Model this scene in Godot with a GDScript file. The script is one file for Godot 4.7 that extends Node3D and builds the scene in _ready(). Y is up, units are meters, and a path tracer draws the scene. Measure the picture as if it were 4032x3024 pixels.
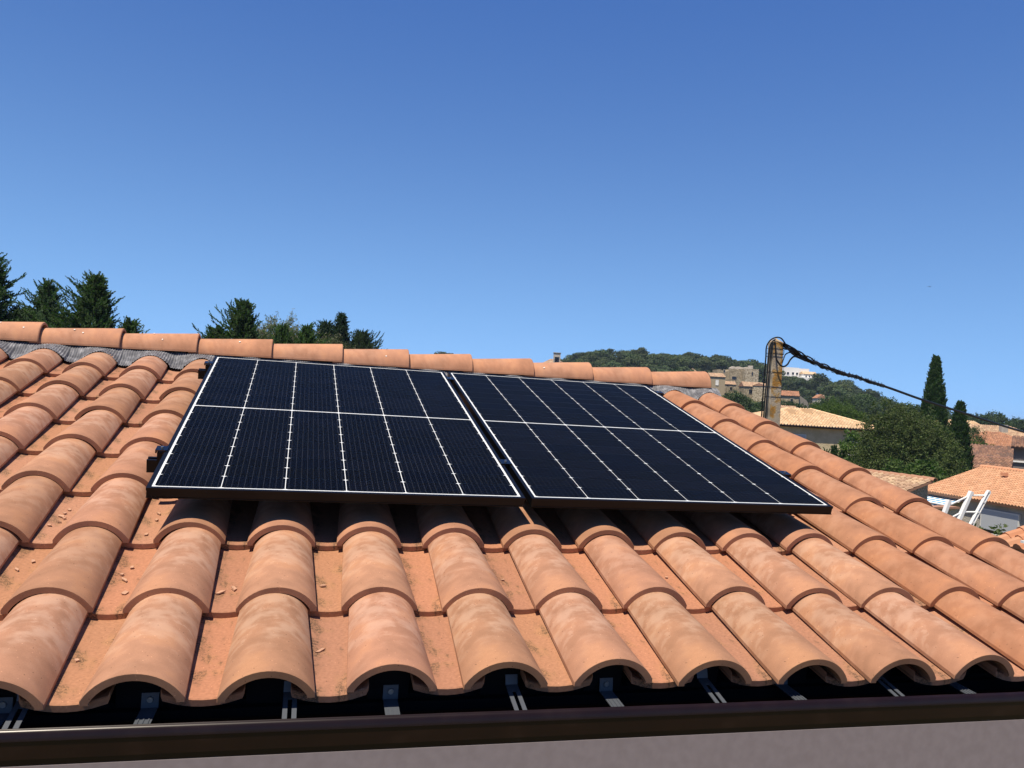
extends Node3D

# ------------------------------------------------------------------ helpers
const ORDER := ["first", "second", "third", "fourth", "fifth", "sixth", "seventh", "eighth", "ninth", "tenth", "eleventh", "twelfth", "thirteenth", "fourteenth", "fifteenth", "sixteenth", "seventeenth", "eighteenth", "nineteenth", "twentieth", "twenty-first", "twenty-second", "twenty-third", "twenty-fourth", "twenty-fifth", "twenty-sixth", "twenty-seventh", "twenty-eighth"]
var counts := {}
var rng := RandomNumberGenerator.new()
const SLOPE := 0.2377893
const CAM := Vector3(0.4197, 6.3184, 2.4759)
var mats := {}

func numbered(parent: Node, called: String) -> String:
	var key := str(parent.get_instance_id()) + called
	var k: int = counts.get(key, -1) + 1
	counts[key] = k
	return called if k == 0 else "%s_%03d" % [called, k]

func put(called: String, mesh: Mesh, mat: Material, parent: Node = null, xf := Transform3D()) -> MeshInstance3D:
	var o := MeshInstance3D.new()
	var p: Node = parent if parent else self
	o.name = numbered(p, called)
	o.mesh = mesh
	if mat:
		o.material_override = mat
	o.transform = xf
	p.add_child(o, true)
	return o

func tag(o: Node, label: String, category: String, group := "") -> void:
	o.set_meta("label", label)
	o.set_meta("category", category)
	if group != "":
		o.set_meta("group", group)

func thing(called: String, label: String, category: String, at := Vector3.ZERO, turn := 0.0, group := "") -> Node3D:
	var o := Node3D.new()
	o.name = numbered(self, called)
	o.position = at
	o.rotation.y = turn
	add_child(o, true)
	tag(o, label, category, group)
	return o

func new_st() -> SurfaceTool:
	var st := SurfaceTool.new()
	st.begin(Mesh.PRIMITIVE_TRIANGLES)
	st.set_smooth_group(-1)
	return st

func done(st: SurfaceTool) -> ArrayMesh:
	st.generate_normals()
	return st.commit()

# a, b, c, d run clockwise as seen from the front
func quad(st: SurfaceTool, a: Vector3, b: Vector3, c: Vector3, d: Vector3, ua := Vector2(0, 0), ub := Vector2(0, 1), uc := Vector2(1, 1), ud := Vector2(1, 0)) -> void:
	st.set_uv(ua); st.add_vertex(a)
	st.set_uv(ub); st.add_vertex(b)
	st.set_uv(uc); st.add_vertex(c)
	st.set_uv(ua); st.add_vertex(a)
	st.set_uv(uc); st.add_vertex(c)
	st.set_uv(ud); st.add_vertex(d)

func tri(st: SurfaceTool, a: Vector3, b: Vector3, c: Vector3) -> void:
	st.set_uv(Vector2(0, 0)); st.add_vertex(a)
	st.set_uv(Vector2(0, 1)); st.add_vertex(b)
	st.set_uv(Vector2(1, 1)); st.add_vertex(c)

func box(st: SurfaceTool, c: Vector3, s: Vector3, b := Basis()) -> void:
	var h := s * 0.5
	var x := b.x * h.x
	var y := b.y * h.y
	var z := b.z * h.z
	var ps := [[x, y, z], [-x, z, y], [y, z, x], [-y, x, z], [z, x, y], [-z, y, x]]
	for p in ps:
		var n: Vector3 = c + p[0]
		var e: Vector3 = p[1]
		var f: Vector3 = p[2]
		quad(st, n - e - f, n - e + f, n + e + f, n + e - f)

func bar(st: SurfaceTool, a: Vector3, b: Vector3, w: float, h: float, up := Vector3.UP) -> void:
	var z := (b - a).normalized()
	var x := up.cross(z).normalized()
	var y := z.cross(x)
	box(st, (a + b) * 0.5, Vector3(w, h, a.distance_to(b)), Basis(x, y, z))

func tube(st: SurfaceTool, pts: Array, r0: float, r1: float, sides := 6) -> void:
	st.set_smooth_group(1)
	var n := pts.size()
	var prev: Array = []
	for i in n:
		var p: Vector3 = pts[i]
		var d: Vector3 = (pts[mini(i + 1, n - 1)] - pts[maxi(i - 1, 0)]).normalized()
		var x := d.cross(Vector3(0.13, 0.31, 0.94)).normalized()
		var y := d.cross(x)
		var r := lerpf(r0, r1, float(i) / maxf(1.0, n - 1.0))
		var ring: Array = []
		for k in sides:
			var a := TAU * k / sides
			ring.append(p + (x * cos(a) + y * sin(a)) * r)
		if i > 0:
			for k in sides:
				var k2 := (k + 1) % sides
				quad(st, prev[k], ring[k], ring[k2], prev[k2])
		prev = ring
	st.set_smooth_group(-1)

func box_mesh(s: Vector3, c := Vector3.ZERO) -> ArrayMesh:
	var st := new_st()
	box(st, c, s)
	return done(st)

func srgb(r: float, g: float, b: float) -> Color:
	return Color(r, g, b)

func mat(col: Color, rough := 0.8, metal := 0.0, spec := 0.5) -> StandardMaterial3D:
	var m := StandardMaterial3D.new()
	m.albedo_color = col
	m.roughness = rough
	m.metallic = metal
	m.metallic_specular = spec
	return m

func lin(r: float, g: float, b: float) -> Color:
	return Color(r, g, b).linear_to_srgb()

func noise(seed_: int, freq: float, oct := 4) -> FastNoiseLite:
	var n := FastNoiseLite.new()
	n.seed = seed_
	n.noise_type = FastNoiseLite.TYPE_SIMPLEX_SMOOTH
	n.frequency = freq
	n.fractal_type = FastNoiseLite.FRACTAL_FBM
	n.fractal_octaves = oct
	return n

func image_tex(w: int, h: int, data: PackedByteArray) -> ImageTexture:
	var im := Image.create_from_data(w, h, false, Image.FORMAT_RGB8, data)
	im.generate_mipmaps()
	return ImageTexture.create_from_image(im)

func noise_tex(seed_: int, freq: float, ramp: Gradient, size := 512) -> ImageTexture:
	var n := noise(seed_, freq, 5)
	var im := n.get_seamless_image(size, size)
	var src := im.get_data()
	var data := PackedByteArray()
	data.resize(size * size * 3)
	var lut: Array = []
	for i in 256:
		var c := ramp.sample(i / 255.0)
		lut.append([int(c.r * 255), int(c.g * 255), int(c.b * 255)])
	for i in size * size:
		var c: Array = lut[src[i]]
		data[i * 3] = c[0]
		data[i * 3 + 1] = c[1]
		data[i * 3 + 2] = c[2]
	return image_tex(size, size, data)

func ramp(cols: Array, offs: Array) -> Gradient:
	var g := Gradient.new()
	g.offsets = PackedFloat32Array(offs)
	g.colors = PackedColorArray(cols)
	return g

func tri_mat(tex: Texture2D, scale: float, rough := 0.9, bump: Texture2D = null, depth := 0.0) -> StandardMaterial3D:
	var m := StandardMaterial3D.new()
	m.albedo_texture = tex
	m.uv1_triplanar = true
	m.uv1_world_triplanar = true
	m.uv1_scale = Vector3.ONE * scale
	m.roughness = rough
	m.metallic_specular = 0.3
	if bump:
		m.normal_enabled = true
		m.normal_texture = bump
		m.normal_scale = depth
	return m

func bump_tex(seed_: int, freq: float, size := 256) -> ImageTexture:
	var im := noise(seed_, freq, 4).get_seamless_image(size, size)
	im.convert(Image.FORMAT_RGBA8)
	im.bump_map_to_normal_map(6.0)
	im.generate_mipmaps()
	return ImageTexture.create_from_image(im)

# ------------------------------------------------------------------ terracotta textures
# u runs across the tile, v up along it; chalky wipes, warm blotches, grains
func cover_texture(seed_: int, chalk: float, gain := 1.0) -> ImageTexture:
	var w := 256
	var h := 448
	var a := noise(seed_, 0.012, 4)
	var b := noise(seed_ + 7, 0.02, 5)
	var c := noise(seed_ + 13, 0.28, 2)
	var d := noise(seed_ + 19, 0.006, 3)
	var e := noise(seed_ + 23, 0.05, 3)
	var rr := RandomNumberGenerator.new()
	rr.seed = seed_
	var data := PackedByteArray()
	data.resize(w * h * 3)
	for y in h:
		var v := float(y) / h
		var mid := smoothstep(0.12, 0.42, v) * (1.0 - smoothstep(0.78, 0.98, v))
		for x in w:
			var u := float(x) / w
			var bow := sin(u * PI) * 26.0
			var n1 := a.get_noise_2d(x * 0.8 + y * 0.3, (y - bow) * 1.05)
			var n2 := b.get_noise_2d(x * 0.9, (y - bow) * 1.3)
			var n3 := c.get_noise_2d(x, y)
			var n4 := d.get_noise_2d(x, y)
			var n5 := e.get_noise_2d(x * 0.35 + y * 0.2, (y - bow * 1.4) * 2.2)
			var k := smoothstep(-0.28, 0.62, n1 * 0.85 + n2 * 0.5 + n5 * 0.10 + (mid - 0.62) * 0.5) * chalk * (0.25 + 0.75 * mid) * 0.46
			k = maxf(k, smoothstep(0.26, 0.44, n2 + n5 * 0.25) * 0.36 * chalk * mid)
			var tone := 1.0 + n4 * 0.12 + n3 * 0.045 + n2 * 0.05
			var warm := smoothstep(0.08, 0.5, n4 + n2 * 0.4) * 0.35
			var r := 0.628 * gain * tone
			var g := (0.464 - 0.008 * warm) * gain * tone
			var bl := (0.368 - 0.035 * warm) * gain * tone
			r = lerpf(r, 0.735, k)
			g = lerpf(g, 0.622, k)
			bl = lerpf(bl, 0.545, k)
			var i := (y * w + x) * 3
			data[i] = clampi(int(r * 255), 0, 255)
			data[i + 1] = clampi(int(g * 255), 0, 255)
			data[i + 2] = clampi(int(bl * 255), 0, 255)
	for s in 150:
		var px := rr.randi_range(2, w - 4)
		var py := rr.randi_range(2, h - 4)
		var dark := rr.randf() < 0.4
		var sz := rr.randi_range(1, 2)
		for yy in sz:
			for xx in sz:
				var i := ((py + yy) * w + px + xx) * 3
				for q in 3:
					data[i + q] = clampi(int(data[i + q] * (0.62 if dark else 1.22)), 0, 255)
	return image_tex(w, h, data)

func pan_texture(seed_: int) -> ImageTexture:
	var w := 128
	var h := 448
	var a := noise(seed_, 0.03, 4)
	var b := noise(seed_ + 3, 0.11, 3)
	var c := noise(seed_ + 5, 0.009, 3)
	var f := noise(seed_ + 9, 0.35, 2)
	var rr := RandomNumberGenerator.new()
	rr.seed = seed_ + 77
	var data := PackedByteArray()
	data.resize(w * h * 3)
	for y in h:
		for x in w:
			var u := float(x) / w
			var n1 := a.get_noise_2d(x * 1.6, y * 0.5)
			var n2 := b.get_noise_2d(x, y)
			var n3 := c.get_noise_2d(x, y)
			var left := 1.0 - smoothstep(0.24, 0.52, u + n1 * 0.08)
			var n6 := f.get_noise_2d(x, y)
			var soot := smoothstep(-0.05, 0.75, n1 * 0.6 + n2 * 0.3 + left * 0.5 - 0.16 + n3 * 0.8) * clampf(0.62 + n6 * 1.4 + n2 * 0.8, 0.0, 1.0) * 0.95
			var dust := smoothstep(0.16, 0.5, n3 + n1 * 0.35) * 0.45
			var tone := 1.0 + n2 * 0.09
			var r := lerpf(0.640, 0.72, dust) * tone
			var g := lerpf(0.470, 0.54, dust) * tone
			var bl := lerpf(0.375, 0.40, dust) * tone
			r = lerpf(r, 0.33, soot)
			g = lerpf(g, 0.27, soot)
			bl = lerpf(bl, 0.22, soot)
			var i := (y * w + x) * 3
			data[i] = clampi(int(r * 255), 0, 255)
			data[i + 1] = clampi(int(g * 255), 0, 255)
			data[i + 2] = clampi(int(bl * 255), 0, 255)
	for s in 120:
		var px := rr.randi_range(2, w - 4)
		var py := rr.randi_range(2, h - 6)
		var dark := rr.randf() < 0.55
		for yy in rr.randi_range(1, 3):
			var i := ((py + yy) * w + px) * 3
			for q in 3:
				data[i + q] = clampi(int(data[i + q] * (0.55 if dark else 1.25)), 0, 255)
	return image_tex(w, h, data)

func cell_texture() -> ImageTexture:
	var w := 256
	var h := 128
	var data := PackedByteArray()
	data.resize(w * h * 3)
	for y in h:
		for x in w:
			var u := float(x) / w * 10.0
			var f := absf(fposmod(u, 1.0) - 0.5) / 10.0 * w
			var wire := 1.0 - smoothstep(0.4, 1.5, f)
			var dot := (1.0 - smoothstep(1.2, 2.6, f)) * (1.0 if absf(fposmod(float(y) / h * 5.0, 1.0) - 0.5) < 0.06 else 0.0)
			var k := clampf(wire * 0.34 + dot * 0.35, 0, 1)
			var i := (y * w + x) * 3
			data[i] = int(lerpf(0.040, 0.40, k) * 255)
			data[i + 1] = int(lerpf(0.050, 0.40, k) * 255)
			data[i + 2] = int(lerpf(0.070, 0.42, k) * 255)
	return image_tex(w, h, data)

# ------------------------------------------------------------------ roof pieces
func arc_profile(w: float, hh: float, flange: float, segs: int) -> Array:
	var pts: Array = [Vector2(-w, 0), Vector2(-w, flange)]
	var rise := hh - flange
	var r := (w * w + rise * rise) / (2.0 * rise)
	var a0 := asin(clampf(w / r, -1, 1))
	for i in range(1, segs):
		var a := lerpf(-a0, a0, float(i) / segs)
		pts.append(Vector2(sin(a) * r, hh - r + cos(a) * r))
	pts.append(Vector2(w, flange))
	pts.append(Vector2(w, 0))
	return pts

func barrel(lower: Array, upper: Array, t: float, length: float, base_up: float, bevel: float, segs: int) -> ArrayMesh:
	# lower/upper = [half width, height, flange]; runs from z = 0 (lower end) to z = -length
	var st := new_st()
	var rings: Array = []
	var zs := [0.0, -bevel, -length * 0.5, -length]
	for k in 4:
		var s: float = -zs[k] / length
		var shrink := bevel * 0.7 if k == 0 else 0.0
		var prof := arc_profile(lerpf(lower[0], upper[0], s) - shrink, lerpf(lower[1], upper[1], s) - shrink, lerpf(lower[2], upper[2], s), segs)
		var ring: Array = []
		for p in prof:
			ring.append(Vector3(p.x, p.y + base_up * s, zs[k]))
		rings.append(ring)
	var inner: Array = []
	for k in [0, 3]:
		var s2: float = -zs[k] / length
		var prof2 := arc_profile(lerpf(lower[0], upper[0], s2) - t, lerpf(lower[1], upper[1], s2) - t, maxf(0.001, lerpf(lower[2], upper[2], s2) - t * 0.3), segs)
		var ring2: Array = []
		for p in prof2:
			ring2.append(Vector3(p.x, p.y + base_up * s2, zs[k]))
		inner.append(ring2)
	var n: int = rings[0].size()
	for k in 3:
		for i in n - 1:
			st.set_smooth_group(3 if i == 0 or i == n - 2 else 1)
			if k == 0:
				st.set_smooth_group(4)
			var u0 := float(i) / (n - 1)
			var u1 := float(i + 1) / (n - 1)
			var v0: float = -zs[k] / length
			var v1: float = -zs[k + 1] / length
			quad(st, rings[k][i], rings[k + 1][i], rings[k + 1][i + 1], rings[k][i + 1], Vector2(u0, v0), Vector2(u0, v1), Vector2(u1, v1), Vector2(u1, v0))
	st.set_smooth_group(2)
	for i in n - 1:
		quad(st, inner[0][i + 1], inner[1][i + 1], inner[1][i], inner[0][i], Vector2(0.5, 0.05), Vector2(0.5, 0.06), Vector2(0.52, 0.06), Vector2(0.52, 0.05))
	st.set_smooth_group(-1)
	for i in n - 1:
		var u0 := float(i) / (n - 1)
		var u1 := float(i + 1) / (n - 1)
		quad(st, inner[0][i], rings[0][i], rings[0][i + 1], inner[0][i + 1], Vector2(u0, 0.0), Vector2(u0, 0.03), Vector2(u1, 0.03), Vector2(u1, 0.0))
		quad(st, rings[3][i], inner[1][i], inner[1][i + 1], rings[3][i + 1], Vector2(u0, 0.9), Vector2(u0, 0.93), Vector2(u1, 0.93), Vector2(u1, 0.9))
	# undersides of the two feet
	quad(st, rings[0][0], inner[0][0], inner[1][0], rings[3][0])
	quad(st, inner[0][n - 1], rings[0][n - 1], rings[3][n - 1], inner[1][n - 1])
	return done(st)

func pan_mesh() -> ArrayMesh:
	var st := new_st()
	var xs := [-0.0815, -0.078, -0.05, -0.034, -0.02, 0.0, 0.02, 0.034, 0.05, 0.078, 0.082]
	var n := xs.size()
	var length := 0.46
	var rings: Array = []
	for k in 3:
		var z: float = [0.0, -0.003, -length][k]
		var ring: Array = []
		for x in xs:
			var y: float = -0.0065 + 2.6 * x * x + (0.010 if absf(x) > 0.08 else 0.0) - 0.022 * (-z / length)
			if k == 0:
				y -= 0.002
			ring.append(Vector3(x, y, z))
		rings.append(ring)
	for k in 2:
		for i in n - 1:
			st.set_smooth_group(1 if k == 1 else 2)
			var u0: float = xs[i] / 0.164 + 0.5
			var u1: float = xs[i + 1] / 0.164 + 0.5
			var v0: float = -rings[k][i].z / length
			var v1: float = -rings[k + 1][i].z / length
			quad(st, rings[k][i], rings[k + 1][i], rings[k + 1][i + 1], rings[k][i + 1], Vector2(u0, v0), Vector2(u0, v1), Vector2(u1, v1), Vector2(u1, v0))
	st.set_smooth_group(-1)
	var dn := Vector3(0, -0.015, 0)
	for i in n - 1:
		var u0: float = xs[i] / 0.164 + 0.5
		var u1: float = xs[i + 1] / 0.164 + 0.5
		quad(st, rings[0][i] + dn, rings[0][i], rings[0][i + 1], rings[0][i + 1] + dn, Vector2(u0, 0), Vector2(u0, 0.03), Vector2(u1, 0.03), Vector2(u1, 0))
		quad(st, rings[2][i] + dn, rings[0][i] + dn, rings[0][i + 1] + dn, rings[2][i + 1] + dn)
	for e in [0, n - 1]:
		if e == 0:
			quad(st, rings[2][e] + dn, rings[2][e], rings[0][e], rings[0][e] + dn)
		else:
			quad(st, rings[0][e] + dn, rings[0][e], rings[2][e], rings[2][e] + dn)
	return done(st)

# ------------------------------------------------------------------ distant roofs: rows of barrel tiles laid over one slope
# e = eave start, x = along the eave (unit), s = up the slope (unit), nrm = outward normal
func tile_rows(st: SurfaceTool, e: Vector3, x: Vector3, s: Vector3, nrm: Vector3, width: float, rise: float, l_in: float, r_in: float, pitch: float, course: float, tones: Array, seed_: int) -> void:
	var rr := RandomNumberGenerator.new()
	rr.seed = seed_
	var cols := int(width / pitch)
	var p := width / cols
	var rows := int(ceil(rise / course))
	var c := rise / rows
	var a := p * 0.36
	var sect := [Vector2(-0.5 * p, 0.0), Vector2(-a, 0.005), Vector2(-a * 0.62, a * 0.62), Vector2(0, a * 0.85), Vector2(a * 0.62, a * 0.62), Vector2(a, 0.005), Vector2(0.5 * p, 0.0)]
	for j in rows:
		var t0 := j * c
		var t1 := t0 + c + 0.03
		for i in cols:
			var u := (i + 0.5) * p
			var tm := (t0 + c * 0.5) / rise
			if u < l_in * tm or u > width - r_in * tm:
				continue
			var col: Color = tones[rr.randi() % tones.size()]
			var b := rr.randf_range(0.88, 1.1)
			st.set_color(Color(col.r * b, col.g * b, col.b * b))
			var lift := 0.024
			for k in 6:
				var q0: Vector2 = sect[k]
				var q1: Vector2 = sect[k + 1]
				var a0 := e + x * (u + q0.x) + s * t0 + nrm * (q0.y + lift)
				var a1 := e + x * (u + q1.x) + s * t0 + nrm * (q1.y + lift)
				var b0 := e + x * (u + q0.x) + s * t1 + nrm * q0.y
				var b1 := e + x * (u + q1.x) + s * t1 + nrm * q1.y
				quad(st, a0, b0, b1, a1)
				quad(st, a0 - nrm * (lift + 0.012 + q0.y * 0.6), a0, a1, a1 - nrm * (lift + 0.012 + q1.y * 0.6))

func ridge_row(parent: Node, called: String, a: Vector3, b: Vector3, r: float, m: Material) -> void:
	# a run of half-round tiles, each a piece of its own
	var d := b - a
	var n := maxi(1, int(d.length() / 0.42))
	var z := -d.normalized()
	var x := Vector3.UP.cross(z).normalized()
	var y := z.cross(x)
	var key := "ridge_%.3f_%.3f" % [r, d.length() / n]
	if not mats.has(key):
		mats[key] = barrel([r, r * 0.9, 0.02], [r * 0.85, r * 0.76, 0.02], 0.015, d.length() / n + 0.05, 0.0, 0.004, 6)
	for i in n:
		put(called, mats[key], m, parent, Transform3D(Basis(x, y, z), a + d * (float(i) / n) - y * 0.03))

func vc_mat(rough := 0.9) -> StandardMaterial3D:
	var m := mat(Color.WHITE, rough, 0.0, 0.25)
	m.vertex_color_use_as_albedo = true
	return m

# house in its own axes: x along the ridge, z across it, y up; o carries label and category
func house_shell(o: Node3D, l: float, d: float, eave: float, ridge: float, over: float, hip: float, wall_m: Material, tones: Array, pitch: float, course: float, seed_: int, ridge_m: Material, base := 0.0, gable_over := 0.15) -> Node3D:
	var st := new_st()
	var hx := l * 0.5
	var hz := d * 0.5
	var y0 := base
	var sl := (ridge - eave) / (hz + over)
	var wy := eave + over * sl - 0.06
	var gy := ridge - 0.08
	if hip > 0.0:
		gy = wy
	var c := [Vector3(-hx, y0, hz), Vector3(hx, y0, hz), Vector3(hx, y0, -hz), Vector3(-hx, y0, -hz)]
	for i in 4:
		var p: Vector3 = c[i]
		var q: Vector3 = c[(i + 1) % 4]
		quad(st, p, Vector3(p.x, wy, p.z), Vector3(q.x, wy, q.z), q)
	if hip <= 0.0:
		tri(st, Vector3(hx, wy, hz), Vector3(hx, gy, 0), Vector3(hx, wy, -hz))
		tri(st, Vector3(-hx, wy, -hz), Vector3(-hx, gy, 0), Vector3(-hx, wy, hz))
	put("wall", done(st), wall_m, o)
	# roof deck under the tiles
	var rs := new_st()
	var ez := hz + over
	var ex := hx + (over if hip > 0.0 else gable_over)
	var rx := ex - hip
	var deck := [Vector3(-ex, eave, ez), Vector3(ex, eave, ez), Vector3(ex, eave, -ez), Vector3(-ex, eave, -ez)]
	var ra := Vector3(-rx, ridge, 0)
	var rb := Vector3(rx, ridge, 0)
	var dn := Vector3(0, -0.1, 0)
	quad(rs, deck[0], ra, rb, deck[1])
	quad(rs, deck[2], rb, ra, deck[3])
	tri(rs, deck[1], rb, deck[2])
	tri(rs, deck[3], ra, deck[0])
	for i in 4:
		var p: Vector3 = deck[i]
		var q: Vector3 = deck[(i + 1) % 4]
		if hip > 0.0 or i % 2 == 0:
			quad(rs, p + dn, p, q, q + dn)
	if hip <= 0.0:
		for sx in [-1.0, 1.0]:
			var e0 := Vector3(ex * sx, eave, ez)
			var e1 := Vector3(ex * sx, ridge, 0)
			var e2 := Vector3(ex * sx, eave, -ez)
			quad(rs, e0 + dn, e0, e1, e1 + dn)
			quad(rs, e1 + dn, e1, e2, e2 + dn)
	quad(rs, deck[1] + dn, rb + dn, ra + dn, deck[0] + dn)
	quad(rs, deck[3] + dn, ra + dn, rb + dn, deck[2] + dn)
	var roof := put("roof", done(rs), ridge_m, o)
	var ts := new_st()
	var rise := Vector2(ez, ridge - eave).length()
	var s1 := Vector3(0, ridge - eave, -ez).normalized()
	var n1 := Vector3(0, ez, ridge - eave).normalized()
	var up := 0.012
	tile_rows(ts, deck[0] + n1 * up - s1 * 0.05, Vector3(1, 0, 0), s1, n1, 2 * ex, rise + 0.05, hip, hip, pitch, course, tones, seed_)
	var s2 := Vector3(0, ridge - eave, ez).normalized()
	var n2 := Vector3(0, ez, -(ridge - eave)).normalized()
	tile_rows(ts, deck[2] + n2 * up - s2 * 0.05, Vector3(-1, 0, 0), s2, n2, 2 * ex, rise + 0.05, hip, hip, pitch, course, tones, seed_ + 1)
	if hip > 0.0:
		var rise2 := Vector2(hip, ridge - eave).length()
		var s3 := Vector3(-hip, ridge - eave, 0).normalized()
		var n3 := Vector3(ridge - eave, hip, 0).normalized()
		tile_rows(ts, deck[1] + n3 * up - s3 * 0.05, Vector3(0, 0, -1), s3, n3, 2 * ez, rise2 + 0.05, ez, ez, pitch, course, tones, seed_ + 2)
		var s4 := Vector3(hip, ridge - eave, 0).normalized()
		var n4 := Vector3(-(ridge - eave), hip, 0).normalized()
		tile_rows(ts, deck[3] + n4 * up - s4 * 0.05, Vector3(0, 0, 1), s4, n4, 2 * ez, rise2 + 0.05, ez, ez, pitch, course, tones, seed_ + 3)
	var tm := put("roof_tiles", done(ts), mats.vc, roof)
	tm.set_meta("kind", "stuff")
	return roof

func window(o: Node3D, at: Vector3, turn: float, w: float, h: float, frame_m: Material, pane_m: Material, shutter := 0.0) -> void:
	# frame round a recessed pane; the window faces +z before the turn
	var st := new_st()
	var t := 0.06
	box(st, Vector3(-w * 0.5, 0, 0.0), Vector3(t, h + t, 0.10))
	box(st, Vector3(w * 0.5, 0, 0.0), Vector3(t, h + t, 0.10))
	box(st, Vector3(0, h * 0.5, 0.0), Vector3(w - t, t, 0.10))
	box(st, Vector3(0, -h * 0.5, 0.01), Vector3(w - t, t, 0.14))
	var f := put("window", done(st), frame_m, o, Transform3D(Basis(Vector3.UP, turn), at))
	put("pane", box_mesh(Vector3(w - t, h - t, 0.03), Vector3(0, 0, 0.0)), pane_m, f)
	if shutter > 0.0:
		put("roller_shutter", box_mesh(Vector3(w - t, h * shutter, 0.03), Vector3(0, (h - t) * 0.5 - h * shutter * 0.5, 0.04)), mats.shutter, f)

# ------------------------------------------------------------------ plants
func leaf_cluster(n: int, spread: float, size: float, seed_: int, slim := 0.5) -> ArrayMesh:
	var rr := RandomNumberGenerator.new()
	rr.seed = seed_
	var st := new_st()
	for i in n:
		var d := Vector3(rr.randfn(), rr.randfn(), rr.randfn()).normalized()
		var c := d * spread * pow(rr.randf(), 0.5)
		var a := (d + Vector3(rr.randfn(), rr.randfn(), rr.randfn()) * 0.7).normalized()
		var b := a.cross(Vector3(rr.randfn(), rr.randfn(), rr.randfn())).normalized()
		var l := size * rr.randf_range(0.7, 1.3)
		quad(st, c - a * l * 0.5, c + b * l * slim * 0.5, c + a * l * 0.5, c - b * l * slim * 0.5)
	return done(st)

func spray_mesh(n: int, length: float, width: float, blade: float, seed_: int) -> ArrayMesh:
	# feathery twig along +y
	var rr := RandomNumberGenerator.new()
	rr.seed = seed_
	var st := new_st()
	for i in n:
		var t := (i + 0.5) / n
		var y := t * length
		var az := rr.randf() * TAU
		var out := Vector3(cos(az), 0, sin(az))
		var l := blade * (1.15 - 0.75 * t) * rr.randf_range(0.7, 1.2)
		var tip := Vector3(0, y, 0) + (out * (1.0 - 0.45 * t) + Vector3.UP * 1.0).normalized() * l
		var side := out.cross(Vector3.UP) * width * rr.randf_range(0.7, 1.2)
		var base := Vector3(0, y - 0.02, 0)
		quad(st, base, base.lerp(tip, 0.45) - side, tip, base.lerp(tip, 0.45) + side)
	return done(st)

func multi(parent: Node, called: String, mesh: Mesh, m: Material, xfs: Array, cols: Array, stuff := true) -> MultiMeshInstance3D:
	var mm := MultiMesh.new()
	mm.transform_format = MultiMesh.TRANSFORM_3D
	mm.use_colors = true
	mm.mesh = mesh
	mm.instance_count = xfs.size()
	for i in xfs.size():
		mm.set_instance_transform(i, xfs[i])
		mm.set_instance_color(i, cols[i])
	var o := MultiMeshInstance3D.new()
	o.name = numbered(parent, called)
	o.multimesh = mm
	o.material_override = m
	if stuff:
		o.set_meta("kind", "stuff")
	parent.add_child(o, true)
	return o

func leaf_mat(back := 0.25) -> StandardMaterial3D:
	var m := mat(Color.WHITE, 0.65, 0.0, 0.35)
	m.vertex_color_use_as_albedo = true
	m.backlight_enabled = true
	m.backlight = Color(0.66, 0.86, 0.30) * back * 4.0
	m.cull_mode = BaseMaterial3D.CULL_DISABLED
	return m

func vary(c: Color, k: float, rr: RandomNumberGenerator) -> Color:
	var b := 1.0 + rr.randf_range(-k, k)
	var h := rr.randf_range(-k, k) * 0.25
	return Color(c.r * b * (1.0 + h), c.g * b, c.b * b * (1.0 - h))

func orient(y: Vector3, roll: float) -> Basis:
	y = y.normalized()
	var x := y.cross(Vector3(0.3, 0.1, 0.95)).normalized()
	var z := x.cross(y)
	return Basis(x * cos(roll) + z * sin(roll), y, z * cos(roll) - x * sin(roll))

func trunk(o: Node3D, h: float, r: float, lean := Vector3.ZERO, m: Material = null) -> void:
	var st := new_st()
	tube(st, [Vector3(0, -0.3, 0), Vector3(0, h * 0.3, 0) + lean * 0.1, Vector3(0, h * 0.65, 0) + lean * 0.45, Vector3(0, h, 0) + lean], r, r * 0.2, 7)
	put("trunk", done(st), m if m else mats.bark, o)

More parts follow.
